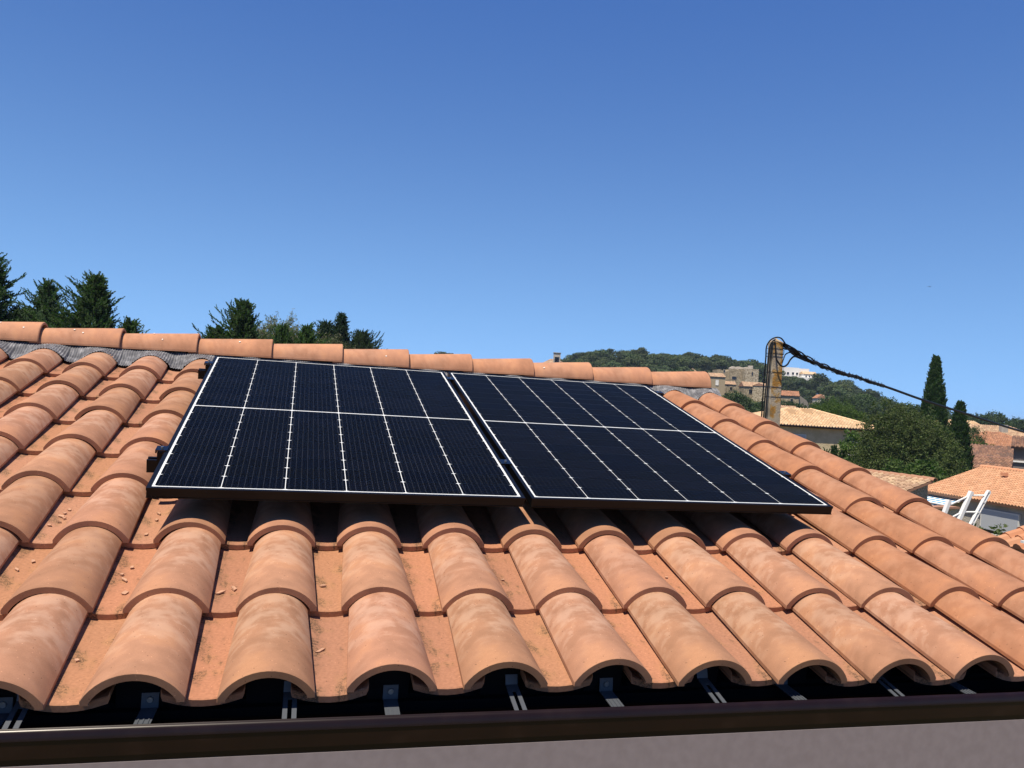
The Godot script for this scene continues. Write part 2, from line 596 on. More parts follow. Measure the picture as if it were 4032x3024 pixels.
# tiers of ascending feathery branches
func conifer(o: Node3D, h: float, low: float, rad: float, col: Color, seed_: int, branches := 90, lean := Vector3.ZERO, sprayl := 0.42, ascend := 0.55, shape := 0.8, lop := Vector3.ZERO) -> void:
	var rr := RandomNumberGenerator.new()
	rr.seed = seed_
	trunk(o, h * 0.97, rad * 0.07 + 0.05, lean)
	var xfs: Array = []
	var cols: Array = []
	for i in branches:
		var t := pow((i + rr.randf()) / branches, 0.85)
		var y := lerpf(low, h * 0.985, t)
		var az := i * 2.399963 + rr.randf_range(-0.5, 0.5)
		var full := rad * pow(1.0 - t, shape) + 0.10
		var out := Vector3(cos(az), 0, sin(az))
		var ln := full * rr.randf_range(0.55, 1.18) * (1.0 + 0.6 * out.dot(lop))
		if rr.randf() < 0.10:
			ln *= 1.3
		var asc := ascend * rr.randf_range(0.6, 1.2) + t * 0.12
		var origin := Vector3(0, y, 0) + lean * pow(y / h, 1.6)
		var steps := maxi(4, int(ln / 0.055))
		var tone := vary(col, 0.28, rr)
		for k in steps:
			var f := (k + 1.0) / steps
			if f < 0.22 and t < 0.7:
				continue
			var p := origin + out * ln * f + Vector3.UP * (asc * ln * f * f)
			var dir := (out * (1.0 - 0.2 * f) + Vector3.UP * (asc + 0.55 * f) + Vector3(rr.randfn(), rr.randfn(), rr.randfn()) * 0.30).normalized()
			var sc := sprayl * 0.68 * rr.randf_range(0.7, 1.25) * (1.2 - 0.5 * f)
			var wob := Vector3(rr.randfn(), rr.randfn() * 0.5, rr.randfn()) * 0.05 * ln
			xfs.append(Transform3D(orient(dir, rr.randf() * TAU).scaled(Vector3.ONE * sc), p + wob * (1.0 - f)))
			cols.append(vary(tone, 0.18, rr))
	for i in branches * 12:
		var t := pow(rr.randf(), 0.8)
		var az := rr.randf() * TAU
		var out := Vector3(cos(az), 0, sin(az))
		var r := rad * pow(1.0 - t, shape) * 0.62 * sqrt(rr.randf()) * (1.0 + 0.45 * out.dot(lop))
		var y := lerpf(low, h * 0.97, t)
		var p := Vector3(0, y, 0) + lean * pow(y / h, 1.6) + out * r
		var dir := (out * 0.8 + Vector3.UP * (0.5 + ascend) + Vector3(rr.randfn(), rr.randfn(), rr.randfn()) * 0.3).normalized()
		xfs.append(Transform3D(orient(dir, rr.randf() * TAU).scaled(Vector3.ONE * sprayl * 0.75 * rr.randf_range(0.7, 1.1)), p))
		cols.append(vary(col, 0.3, rr))
	multi(o, "crown", mats.spray, mats.leaf, xfs, cols)

func column_tree(o: Node3D, h: float, low: float, rad: float, col: Color, seed_: int, n: int, sz := 0.5) -> void:
	var rr := RandomNumberGenerator.new()
	rr.seed = seed_
	trunk(o, h * 0.9, rad * 0.18)
	var xfs: Array = []
	var cols: Array = []
	var nz := noise(seed_, 0.7, 2)
	for i in n:
		var t := pow(rr.randf(), 0.9)
		var y := lerpf(low, h, t)
		var az := rr.randf() * TAU
		var prof := pow(1.0 - t, 0.80) * (0.72 + 0.28 * smoothstep(0.0, 0.25, t)) + 0.02
		var r := rad * prof * (0.55 + 0.45 * sqrt(rr.randf())) * (1.0 + 0.22 * nz.get_noise_3d(cos(az) * 2.0, y, sin(az) * 2.0))
		var out := Vector3(cos(az), 0, sin(az))
		var dir := (out * 0.32 + Vector3.UP + Vector3(rr.randfn(), rr.randfn(), rr.randfn()) * 0.16).normalized()
		xfs.append(Transform3D(orient(dir, rr.randf() * TAU).scaled(Vector3.ONE * sz * rr.randf_range(0.7, 1.2)), Vector3(0, y - 0.3 * sz, 0) + out * r))
		cols.append(vary(col, 0.3, rr))
	multi(o, "crown", mats.spray, mats.leaf, xfs, cols)

# lobes = [[centre, radii], ...]
func leafy(o: Node3D, lobes: Array, col: Color, seed_: int, per_m2: float, mesh: Mesh, size: float, trunk_h := 0.0, trunk_r := 0.1) -> void:
	var rr := RandomNumberGenerator.new()
	rr.seed = seed_
	if trunk_h > 0.0:
		trunk(o, trunk_h, trunk_r)
		var st := new_st()
		for lo in lobes:
			tube(st, [Vector3(0, trunk_h * 0.5, 0), (Vector3(0, trunk_h * 0.8, 0) + lo[0]) * 0.5, lo[0]], trunk_r * 0.5, 0.02, 5)
		put("limb", done(st), mats.bark, o)
	var nz := noise(seed_, 1.1, 3)
	var xfs: Array = []
	var cols: Array = []
	for lo in lobes:
		var c: Vector3 = lo[0]
		var r: Vector3 = lo[1]
		var area := 4.0 * PI * pow((r.x * r.y + r.y * r.z + r.x * r.z) / 3.0, 1.0)
		var tone := vary(col, 0.14, rr)
		for i in int(area * per_m2):
			var d := Vector3(rr.randfn(), rr.randfn(), rr.randfn()).normalized()
			var k := 1.0 - 0.34 * pow(rr.randf(), 1.6)
			var p := c + d * r * k
			var bump := nz.get_noise_3dv(p * 1.2)
			if bump < -0.22 and rr.randf() < 0.75:
				continue
			p += d * bump * 0.55 * minf(r.x, r.y)
			xfs.append(Transform3D(orient(Vector3(rr.randfn(), rr.randfn(), rr.randfn()), rr.randf() * TAU).scaled(Vector3.ONE * size * rr.randf_range(0.7, 1.25)), p))
			cols.append(vary(tone, 0.26, rr))
	multi(o, "crown", mesh, mats.leaf, xfs, cols)

# ------------------------------------------------------------------ land
const CR := Vector3(0.9678, 0.0, 0.2519)
const FW := Vector3(0.2519, 0.0, -0.9678)
const FACE := -0.2546

func far(a: float, b: float, y: float) -> Vector3:
	return Vector3(CAM.x, 0, CAM.z) + CR * a + FW * b + Vector3.UP * y

func hill_height(a: float, b: float) -> float:
	var xs := [-130.0, -65.0, -44.0, -29.5, -17.5, -1.7, 8.8, 19.0, 30.0, 61.0, 93.0, 119.0, 135.0, 151.0, 163.0, 180.0, 210.0]
	var hs := [0.0, 2.0, 7.0, 14.0, 9.0, 10.8, 11.8, 15.6, 18.2, 18.8, 18.0, 16.2, 13.0, 8.4, 3.6, 0.8, 0.0]
	var a3 := a * 330.0 / maxf(b, 150.0)
	var h := 0.0
	for i in xs.size() - 1:
		if a3 >= xs[i] and a3 < xs[i + 1]:
			h = lerpf(hs[i], hs[i + 1], smoothstep(0.0, 1.0, (a3 - xs[i]) / (xs[i + 1] - xs[i])))
	return h * smoothstep(128.0, 318.0, b) * (1.0 - 0.4 * smoothstep(350.0, 600.0, b))

func make_land() -> void:
	var g := put("ground", box_mesh(Vector3(5000, 1, 5000), Vector3(0, -0.5, -1200)), mats.soil)
	g.set_meta("kind", "structure")
	var st := new_st()
	st.set_smooth_group(1)
	var na := 76
	var nb := 40
	for j in nb:
		for i in na:
			var q: Array = []
			for k in [[0, 0], [0, 1], [1, 1], [1, 0]]:
				var b := lerpf(120.0, 640.0, float(j + k[1]) / nb)
				var a := lerpf(-150.0, 240.0, float(i + k[0]) / na) * b / 330.0
				q.append(far(a, b, hill_height(a, b) - 0.06))
			quad(st, q[0], q[1], q[2], q[3])
	var h := put("hill", done(st), mats.scrub)
	h.set_meta("kind", "structure")

func pine_crown(seed_: int) -> ArrayMesh:
	# a few separate cushions of needles on bare limbs
	var rr := RandomNumberGenerator.new()
	rr.seed = seed_
	var st := new_st()
	for i in 11:
		var az := i * 2.4 + rr.randf() * 0.7
		var rad := 1.25 * sqrt((i + 0.3) / 11.0)
		var c := Vector3(cos(az) * rad, 4.3 - 0.75 * rad * rad + rr.randf_range(-0.25, 0.3), sin(az) * rad)
		if i > 7:
			c.y -= 0.9
		var r := Vector3(0.72, 0.5, 0.72) * rr.randf_range(0.8, 1.2)
		for k in 64:
			var d := Vector3(rr.randfn(), rr.randfn() + 0.25, rr.randfn()).normalized()
			var p := c + d * r * rr.randf_range(0.72, 1.08)
			var n := (d + Vector3(rr.randfn(), rr.randfn(), rr.randfn()) * 0.32).normalized()
			var x := n.cross(Vector3(rr.randfn(), rr.randfn(), rr.randfn())).normalized() * 0.15
			var y := n.cross(x).normalized() * 0.12
			quad(st, p - x, p - y, p + x, p + y)
		tube(st, [Vector3(0, 2.2, 0), Vector3(c.x * 0.5, 2.9, c.z * 0.5), c], 0.05, 0.02, 3)
	tube(st, [Vector3(0, -0.6, 0), Vector3(0.1, 1.6, 0), Vector3(0, 3.6, 0)], 0.13, 0.05, 5)
	return done(st)

func make_forest() -> void:
	var rr := RandomNumberGenerator.new()
	rr.seed = 411
	var keep_off := [[56, 80, 215, 266], [7, 25, 270, 312], [101, 124, 236, 334], [65, 77, 180, 207], [80, 91, 196, 228], [56, 68, 215, 256]]
	var open_ground := [[0.028, 0.078, 300.0, 0.043], [0.222, 0.325, 264.0, 0.017], [0.335, 0.382, 322.0, 0.050], [0.338, 0.374, 203.0, 0.012], [0.378, 0.412, 220.0, 0.0225]]
	var xfs := [[], [], []]
	var cols := [[], [], []]
	var crowns := [pine_crown(1), pine_crown(2), pine_crown(3)]
	var n := 0
	while n < 2300:
		var b := 142.0 + 212.0 * sqrt(rr.randf())
		var a := rr.randf_range(-62.0, 172.0) * b / 330.0
		var hh := hill_height(a, b)
		if hh < 0.35:
			n += 1
			continue
		n += 1
		var bad := false
		var sc := rr.randf_range(1.05, 1.95)
		for r in keep_off:
			if a > r[0] - 1 and a < r[1] + 1 and b > r[2] - 4 and b < r[3]:
				bad = true
		# the slope below each house is open ground or low scrub: only small trees grow there
		for r in open_ground:
			if a / b > r[0] and a / b < r[1] and b < r[2] and hh + 5.0 * sc > 6.3 + r[3] * b:
				sc = (6.3 + r[3] * b - hh) / 5.0 - 0.06
				if sc < 0.3:
					bad = true
		if bad:
			continue
		var k := rr.randi() % 3
		var s := sc
		xfs[k].append(Transform3D(Basis(Vector3.UP, rr.randf() * TAU).scaled(Vector3(s * rr.randf_range(0.9, 1.2), s * rr.randf_range(0.85, 1.1), s)), far(a, b, hh - 0.1)))
		cols[k].append(vary(Color(0.066, 0.092, 0.036), 0.34, rr))
	for k in 3:
		var o := multi(self, "pine_forest", crowns[k], mats.leaf, xfs[k], cols[k])
		tag(o, ["dark green pine wood that covers the hill behind the roof", "pine wood on the slope round the ruined castle", "lighter pines mixed through the wood on the far hillside"][k], "forest")
	# pines whose crowns stand out one by one against the sky
	var spots := [[-31.0, 322.0, 1.25], [-15.5, 318.0, 1.2], [-12.8, 318.0, 1.0], [-5.5, 322.0, 1.2], [-1.5, 322.0, 0.9], [3.0, 322.0, 1.3], [9.5, 316.0, 1.3], [12.0, 318.0, 1.5], [24.0, 318.0, 1.7], [30.5, 318.0, 1.5],
		[37.0, 318.0, 1.4], [44.0, 318.0, 1.45], [50.0, 318.0, 1.5], [55.5, 320.0, 1.5], [60.5, 318.0, 1.4], [66.0, 318.0, 1.4], [71.5, 318.0, 1.35], [78.0, 318.0, 1.45], [84.5, 318.0, 1.5], [91.0, 318.0, 1.4], [99.5, 318.0, 1.4],
		[105.0, 318.0, 1.2], [122.5, 316.0, 1.35], [126.0, 316.0, 1.2], [131.0, 316.0, 1.2], [140.0, 316.0, 1.2], [146.5, 316.0, 1.1]]
	var idx := 0
	var first: Node3D = null
	for s in spots:
		var p := far(s[0], s[1], hill_height(s[0], s[1]) - 0.1)
		var o := thing("pine_tree", ORDER[idx] + " rounded pine crown from the left that stands against the sky along the hill crest", "pine tree", p, idx * 1.7, "pines along the crest of the hill")
		var c := Color(0.066, 0.092, 0.036)
		var xf := Transform3D(Basis().scaled(Vector3(s[2] * 1.15, s[2], s[2] * 1.1)), Vector3.ZERO)
		multi(o, "crown", crowns[idx % 3], mats.leaf, [xf], [vary(c, 0.25, rr)], false)
		idx += 1

# ------------------------------------------------------------------ the tiled house in front
func roof_u(col: int) -> float:
	return 0.127 + 0.2599 * col

func make_house() -> void:
	var house := thing("tiled_house", "house under the orange terracotta tile roof that fills the foreground, with brown gutter", "house")
	var st := new_st()
	box(st, Vector3(0.53, 2.75, -2.515), Vector3(4.96, 5.5, 6.31))
	var wx0 := -1.95
	var wx1 := 3.01
	quad(st, Vector3(wx0, 0, 0.7735 + wx0 * 0.0128), Vector3(wx0, 5.5640, 0.7735 + wx0 * 0.0128), Vector3(wx1, 5.5640, 0.7735 + wx1 * 0.0128), Vector3(wx1, 0, 0.7735 + wx1 * 0.0128))
	quad(st, Vector3(wx0, 5.5640, 0.7735 + wx0 * 0.0128), Vector3(wx0, 5.5640, 0.64), Vector3(wx1, 5.5640, 0.64), Vector3(wx1, 5.5640, 0.7735 + wx1 * 0.0128))
	for wx in [wx0, wx1]:
		quad(st, Vector3(wx, 0, 0.64), Vector3(wx, 5.5640, 0.64), Vector3(wx, 5.5640, 0.7735 + wx * 0.0128), Vector3(wx, 0, 0.7735 + wx * 0.0128))
	tri(st, Vector3(3.01, 5.5, 0.79), Vector3(3.01, 6.28, -2.44), Vector3(3.01, 5.5, -5.67))
	tri(st, Vector3(-1.95, 5.5, -5.67), Vector3(-1.95, 6.28, -2.44), Vector3(-1.95, 5.5, 0.79))
	put("wall", done(st), mats.stucco, house)
	# roof deck (dark underlay), in the slope's own axes
	var rx := Transform3D(Basis(Vector3.RIGHT, SLOPE), Vector3(0, 6, 0))
	st = new_st()
	box(st, Vector3(0.58, -0.252, -0.875), Vector3(5.1, 0.08, 3.17))
	var roof := put("roof", done(st), mats.underlay, house, rx)
	put("rear_slope", box_mesh(Vector3(5.1, 0.12, 3.4)), mats.cover[0], house, Transform3D(Basis(Vector3.RIGHT, -SLOPE), Vector3(0.58, 5.98, -4.08)))
	var cover := barrel([0.0985, 0.069, 0.010], [0.078, 0.0530, 0.008], 0.0165, 0.46, -0.006, 0.0016, 16)
	var pan := pan_mesh()
	var rr := RandomNumberGenerator.new()
	rr.seed = 20
	var eave_v := {-2: 0.008, -1: 0.010, 0: 0.014, 1: 0.014, 2: 0.020, 3: 0.022, 4: 0.019, 5: 0.010, 6: -0.004, 7: -0.008, 8: -0.007, 9: -0.008, 10: -0.008, 11: -0.008}
	for row in 8:
		for col in range(-6, 12):
			var v := -0.8267 + 0.3987 * row
			if row == 0:
				v = -0.8009 + float(eave_v.get(col, 0.0))
			var u := roof_u(col)
			var b := Basis(Vector3.UP, rr.randf_range(-0.012, 0.012)) * Basis(Vector3.BACK, rr.randf_range(-0.02, 0.02)) * Basis(Vector3.RIGHT, rr.randf_range(-0.003, 0.006))
			var at := Vector3(u + rr.randf_range(-0.003, 0.003), -0.16, -v - rr.randf_range(-0.006, 0.006))
			var k := rr.randi() % 10
			var set_: Array = mats.cover
			if col >= 9:
				set_ = mats.cover_clean
			put("cover_tile", cover, set_[k % set_.size()], roof, Transform3D(b, at))
			if col < 11:
				var b2 := Basis(Vector3.UP, rr.randf_range(-0.008, 0.008))
				put("channel_tile", pan, mats.pan[rr.randi() % mats.pan.size()], roof, Transform3D(b2, Vector3(u + 0.13 + rr.randf_range(-0.003, 0.003), -0.16, -v - 0.016 + rr.randf_range(-0.005, 0.005))))
	for col in range(-6, 12):
		put("eave_closure", box_mesh(Vector3(0.092, 0.10, 0.012)), mats.underlay, roof, Transform3D(Basis(), Vector3(roof_u(col), -0.165, 0.716)))
	# pleated lead flashing under the ridge
	st = new_st()
	st.set_smooth_group(1)
	var nu := 2300
	var rows: Array = []
	for j in 5:
		var v: float = [2.262, 2.285, 2.325, 2.37, 2.41][j]
		var line: Array = []
		for i in nu + 1:
			var u := lerpf(-1.72, 3.10, float(i) / nu)
			var q := fposmod((u - 0.127) / 0.2599 + 0.5, 1.0) - 0.5
			var x := absf(q) * 0.2599
			var y := -0.012
			if x < 0.094:
				y = maxf(y, 0.0505 - 4.9 * x * x)
			var soft := 0.5 + 0.5 * cos(q * TAU)
			y = lerpf(y, -0.016 + 0.066 * soft, 0.4) + 0.011
			y = lerpf(y, 0.062, [0.0, 0.02, 0.35, 0.85, 1.0][j])
			y += 0.0021 * sin(u * TAU / 0.0125) + 0.002 * sin(u * 37.0 + j)
			var dip := 0.006 * sin(u * 23.0) + (0.02 * (1.0 - soft) if j < 2 else 0.0)
			line.append(Vector3(u, -0.16 + y, -(v - dip)))
		rows.append(line)
	for j in 4:
		for i in nu:
			quad(st, rows[j][i], rows[j + 1][i], rows[j + 1][i + 1], rows[j][i + 1])
	put("ridge_flashing", done(st), mats.lead, roof)
	# ridge tiles, wide end to the right, each lapping over the next one's narrow end
	var ridge := barrel([0.106, 0.112, 0.010], [0.088, 0.086, 0.009], 0.014, 0.45, -0.002, 0.004, 18)
	var ends := [-1.79, -1.385, -0.977, -0.575, -0.176, 0.228, 0.63, 1.023, 1.414, 1.807, 2.20, 2.61, 3.035]
	var turn := Basis(Vector3.UP, PI / 2)
	for i in ends.size():
		var tilt := Basis(Vector3.BACK, 0.012 + rr.randf_range(-0.004, 0.004)) * Basis(Vector3.UP, rr.randf_range(-0.008, 0.008)) * Basis(Vector3.RIGHT, rr.randf_range(-0.02, 0.02))
		var t := put("ridge_tile", ridge, mats.ridge[i % mats.ridge.size()], house, Transform3D(tilt * turn, Vector3(ends[i], 6.470 + rr.randf_range(-0.003, 0.003), -2.42)))
		if i in [2, 3, 4, 5, 7, 10]:
			for k in rr.randi_range(1, 2):
				var a := rr.randf_range(0.35, 1.0)
				var zz := -rr.randf_range(0.06, 0.34)
				var s := SphereMesh.new()
				s.radius = 0.0042
				s.height = 0.002
				s.radial_segments = 9
				s.rings = 4
				var rad := lerpf(0.106, 0.088, -zz / 0.45)
				put("lime_spot", s, mats.white_matt, t, Transform3D(Basis(Vector3.BACK, -(-a)) .scaled(Vector3(rr.randf_range(0.7, 1.5), 1, rr.randf_range(0.8, 1.4))), Vector3(-sin(a) * rad, 0.004 + cos(a) * rad * 1.03, zz)))
	put("ridge_batten", box_mesh(Vector3(5.02, 0.115, 0.11)), mats.underlay, house, Transform3D(Basis(), Vector3(0.55, 6.42, -2.42)))
	# fascia and gutter
	st = new_st()
	box(st, Vector3(0.58, 5.59, 0.648), Vector3(5.08, 0.05, 0.02))
	put("fascia", done(st), mats.underlay, house)
	st = new_st()
	var prof := [Vector2(0.661, 5.598), Vector2(0.661, 5.570), Vector2(0.764, 5.565), Vector2(0.772, 5.565), Vector2(0.772, 5.5765), Vector2(0.7765, 5.578), Vector2(0.7765, 5.612), Vector2(0.7795, 5.6135), Vector2(0.7785, 5.620), Vector2(0.7755, 5.6285), Vector2(0.772, 5.6325), Vector2(0.7665, 5.6335), Vector2(0.763, 5.631)]
	for i in prof.size() - 1:
		var p: Vector2 = prof[i]
		var q: Vector2 = prof[i + 1]
		var xa := -1.97
		var xb := 3.13
		st.set_smooth_group(1 if i >= 7 else -1)
		quad(st, Vector3(xb, p.y, p.x + xb * 0.0128), Vector3(xa, p.y, p.x + xa * 0.0128), Vector3(xa, q.y, q.x + xa * 0.0128), Vector3(xb, q.y, q.x + xb * 0.0128))
	st.set_smooth_group(-1)
	for i in range(1, prof.size() - 3):
		var p: Vector2 = prof[i]
		var q: Vector2 = prof[i + 1]
		var w := 0.003
		var xa := -1.97
		var xb := 3.13
		quad(st, Vector3(xa, p.y + w, p.x - w + xa * 0.0128), Vector3(xb, p.y + w, p.x - w + xb * 0.0128), Vector3(xb, q.y + w * 0.5, q.x - w + xb * 0.0128), Vector3(xa, q.y + w * 0.5, q.x - w + xa * 0.0128))
	var gutter := put("gutter", done(st), mats.gutter, house)
	var straps := [-1.58, -1.08, -0.58, -0.085, 0.433, 0.932, 1.425, 1.925, 2.42, 2.92]
	for u in straps:
		st = new_st()
		var zf: float = 0.767 + u * 0.0128
		var a := Vector3(u, 5.672, 0.664)
		var m := Vector3(u, 5.650, 0.670)
		var e := Vector3(u, 5.620, zf)
		bar(st, a, m, 0.029, 0.002, Vector3(0, 0.3, 1))
		bar(st, m + Vector3(0, 0.0001, 0), m.lerp(e, 0.22), 0.029, 0.002)
		for s in [-1.0, 1.0]:
			bar(st, m.lerp(e, 0.22) + Vector3(s * 0.0095, 0, 0), e + Vector3(s * 0.0095, 0, 0), 0.010, 0.002)
		put("slotted_strap", done(st), mats.zinc, gutter)
	for u in [-1.36, -0.86, -0.36, -0.125, 0.149, 0.652, 1.172, 1.655, 2.16, 2.66]:
		st = new_st()
		var zf: float = 0.768 + u * 0.0128
		var a := Vector3(u, 5.656, 0.662)
		var m := Vector3(u, 5.624, 0.664)
		var e := Vector3(u - 0.003, 5.616, zf)
		bar(st, a, m, 0.034, 0.002, Vector3(0, 0.2, 1))
		bar(st, m, e, 0.032, 0.0025)
		for s in [-1.0, 0.0, 1.0]:
			bar(st, m.lerp(e, 0.4) + Vector3(s * 0.010, 0.002, 0), e + Vector3(s * 0.010, 0.002, 0), 0.003, 0.002)
		var cyl := CylinderMesh.new()
		cyl.top_radius = 0.006
		cyl.bottom_radius = 0.007
		cyl.height = 0.004
		cyl.radial_segments = 10
		put("gutter_clip", done(st), mats.zinc, gutter)
		put("screw_head", cyl, mats.steel, gutter, Transform3D(Basis(Vector3.RIGHT, PI / 2), Vector3(u, 5.642, 0.665)))
	# chips of broken tile lying in the channels
	var chips := [[-1, 1, 0.50], [-1, 1, 0.58], [-1, 1, 0.7], [-1, 1, 0.30], [-1, 2, 0.2], [-1, 2, 0.65], [-1, 2, 0.5], [-2, 1, 0.8], [-2, 2, 0.55], [-1, 4, 0.45], [-1, 4, 0.55], [-1, 3, 0.5], [-1, 3, 0.62], [-1, 5, 0.3], [-1, 5, 0.4], [-2, 2, 0.35], [-2, 2, 0.43], [-2, 2, 0.5], [-2, 2, 0.62], [-2, 2, 0.7], [-2, 1, 0.66], [-1, 0, 0.55], [0, 1, 0.3], [0, 1, 0.36], [1, 0, 0.6], [1, 1, 0.4], [3, 1, 0.5], [5, 1, 0.55]]
	var seen := {}
	for c in chips:
		var v: float = -0.8267 + 0.3987 * (c[1] + c[2])
		var p := rx * Vector3(roof_u(c[0]) + 0.13 + rr.randf_range(-0.022, 0.022), -0.1625 - 0.0192 * c[2], -v)
		var s := Vector3(rr.randf_range(0.004, 0.015), rr.randf_range(0.002, 0.004), rr.randf_range(0.003, 0.007))
		st = new_st()
		var k := rr.randf_range(0.2, 0.7)
		var q := [Vector3(-s.x, 0, -s.z * k), Vector3(-s.x * 0.4, 0, s.z), Vector3(s.x, 0, s.z * 0.3), Vector3(s.x * 0.5, 0, -s.z)]
		var up := Vector3(0, s.y, 0)
		quad(st, q[0] + up, q[3] + up * 1.2, q[2] + up * 0.8, q[1] + up)
		for i in 4:
			var e: Vector3 = q[i]
			var f: Vector3 = q[(i + 1) % 4]
			quad(st, e, e + up, f + up, f)
		var o := put("terracotta_chip", done(st), mats.chip, null, Transform3D(Basis(Vector3.RIGHT, SLOPE) * Basis(Vector3.UP, rr.randf() * TAU) * Basis(Vector3.RIGHT, rr.randf_range(-0.2, 0.2)), p))
		var lane: String = {-2: "second channel left of the panels", -1: "channel beside the panels' left edge", 0: "second channel from the panels' left corner", 1: "third channel from the panels' left corner", 3: "channel below the middle of the left panel", 5: "channel below the gap of the panels"}[c[0]]
		var nth := "%d_%d" % [c[0], c[1]]
		seen[nth] = seen.get(nth, -1) + 1
		tag(o, "%s chip in the %s, %s tile row" % [ORDER[seen[nth]], lane, ORDER[c[1]]], "tile chip", "tile chips in the roof channels")

# ------------------------------------------------------------------ solar panels
const PW := 1.134
const PL := 1.722
const GAP := 0.022

func array_xf() -> Transform3D:
	var b := Basis(Vector3.RIGHT, SLOPE) * Basis(Vector3.UP, 0.0053) * Basis(Vector3.RIGHT, 0.020) * Basis(Vector3.BACK, -0.002)
	return Transform3D(b, Vector3(0, 6, 0))

func make_panels() -> void:
	var axf := array_xf()
	var fm := new_st()
	var fw := 0.012
	var t := 0.031
	for s in [[PW * 0.5, -fw * 0.5, PW, fw], [PW * 0.5, -PL + fw * 0.5, PW, fw]]:
		box(fm, Vector3(s[0], -0.004, s[1]), Vector3(s[2], 0.008, s[3]))
		box(fm, Vector3(s[0], -0.0185, s[1] * 1.0 + (-0.0012 if s[1] > -1 else 0.0012)), Vector3(s[2] - 0.002, 0.0212, s[3] - 0.002))
		box(fm, Vector3(s[0], -0.030, s[1]), Vector3(s[2], 0.0022, s[3]))
	for x in [fw * 0.5, PW - fw * 0.5]:
		box(fm, Vector3(x, -0.0036, -PL * 0.5), Vector3(fw, 0.0072, PL - 2 * fw - 0.0004))
		box(fm, Vector3(x, -0.0195, -PL * 0.5), Vector3(fw - 0.002, 0.0220, PL - 2 * fw - 0.0004))
	var frame := done(fm)
	var sheet := box_mesh(Vector3(PW - 2 * fw + 0.002, 0.004, PL - 2 * fw + 0.002), Vector3(PW * 0.5, -0.0042, -PL * 0.5))
	var glass := box_mesh(Vector3(PW - 2 * fw - 0.0006, 0.0008, PL - 2 * fw - 0.0006), Vector3(PW * 0.5, -0.0008, -PL * 0.5))
	var pitch := (PW - 2 * fw - 0.013) / 6.0
	var rp := (PL - 2 * fw - 0.018 - 0.008) / 18.0
	var cw := pitch - 0.0024
	var ch := rp - 0.0012
	var cst := new_st()
	var kx := 0.0085
	var kz := 0.0036
	var hx := cw * 0.5
	var hz := ch * 0.5
	var oct := [Vector3(-hx + kx, 0, hz), Vector3(-hx, 0, hz - kz), Vector3(-hx, 0, -hz + kz), Vector3(-hx + kx, 0, -hz), Vector3(hx - kx, 0, -hz), Vector3(hx, 0, -hz + kz), Vector3(hx, 0, hz - kz), Vector3(hx - kx, 0, hz)]
	for i in 8:
		var tri_ := [Vector3.ZERO, oct[i], oct[(i + 1) % 8]]
		for p in tri_:
			cst.set_uv(Vector2(p.x / cw + 0.5, 0.5 - p.z / ch))
			cst.add_vertex(p)
	var cell := done(cst)
	var rr := RandomNumberGenerator.new()
	rr.seed = 5
	for n in 2:
		var label: String = ["black framed solar panel on the left, its end clamps showing at its left edge", "black framed solar panel on the right, nearer the chimneyless roof edge and pole"][n]
		if n == 1:
			label = "black framed solar panel on the right, towards the concrete pole"
		var o := thing("solar_panel", label, "solar panel", Vector3.ZERO, 0.0, "solar panels mounted on the tile roof")
		o.transform = axf * Transform3D(Basis(), Vector3(n * (PW + GAP), 0, 0))
		put("frame", frame, mats.black_alu, o)
		put("backsheet", sheet, mats.white_sheet, o)
		put("rear_cover", box_mesh(Vector3(PW - 2 * fw + 0.001, 0.002, PL - 2 * fw + 0.001), Vector3(PW * 0.5, -0.0105, -PL * 0.5)), mats.black_alu, o)
		for r in 18:
			for c in 6:
				var x := fw + 0.0065 + pitch * (c + 0.5)
				var z := fw + 0.010 + rp * (r + 0.5) + (0.008 if r >= 9 else 0.0)
				put("solar_cell", cell, mats.cells[rr.randi() % mats.cells.size()], o, Transform3D(Basis(), Vector3(x, -0.0016, -z)))
		put("glass", glass, mats.glass, o)
	# rails and clamps
	var vs := [0.335, 1.566]
	for k in 2:
		var st := new_st()
		var z: float = -vs[k]
		box(st, Vector3(1.14, -0.036, z - 0.012), Vector3(2.39, 0.006, 0.010))
		box(st, Vector3(1.14, -0.036, z + 0.012), Vector3(2.39, 0.006, 0.010))
		box(st, Vector3(1.14, -0.056, z - 0.0155), Vector3(2.39, 0.034, 0.003))
		box(st, Vector3(1.14, -0.056, z + 0.0155), Vector3(2.39, 0.034, 0.003))
		box(st, Vector3(1.14, -0.0745, z), Vector3(2.39, 0.003, 0.034))
		box(st, Vector3(1.14, -0.050, z), Vector3(2.39, 0.003, 0.028))
		var rail := thing("mounting_rail", ["black aluminium rail under the lower ends of the solar panels", "black aluminium rail under the upper ends of the solar panels"][k], "rail")
		rail.transform = axf
		put("rail", done(st), mats.black_alu, rail)
		for u in [0.257, 0.777, 1.557, 2.077]:
			var hs := new_st()
			box(hs, Vector3(u, -0.105, z + 0.03), Vector3(0.03, 0.058, 0.006))
			box(hs, Vector3(u, -0.137, z + 0.0), Vector3(0.03, 0.006, 0.066))
			put("roof_hook", done(hs), mats.zinc, rail)
	var spots := [[-0.011, 0, 0], [-0.011, 1, 0], [PW + GAP * 0.5, 0, 1], [PW + GAP * 0.5, 1, 1], [2 * PW + GAP + 0.011, 0, 2], [2 * PW + GAP + 0.011, 1, 2]]
	var words := ["black end clamp at the left edge of the left solar panel, ", "black mid clamp in the gap between the two solar panels, ", "black end clamp at the right edge of the right solar panel, "]
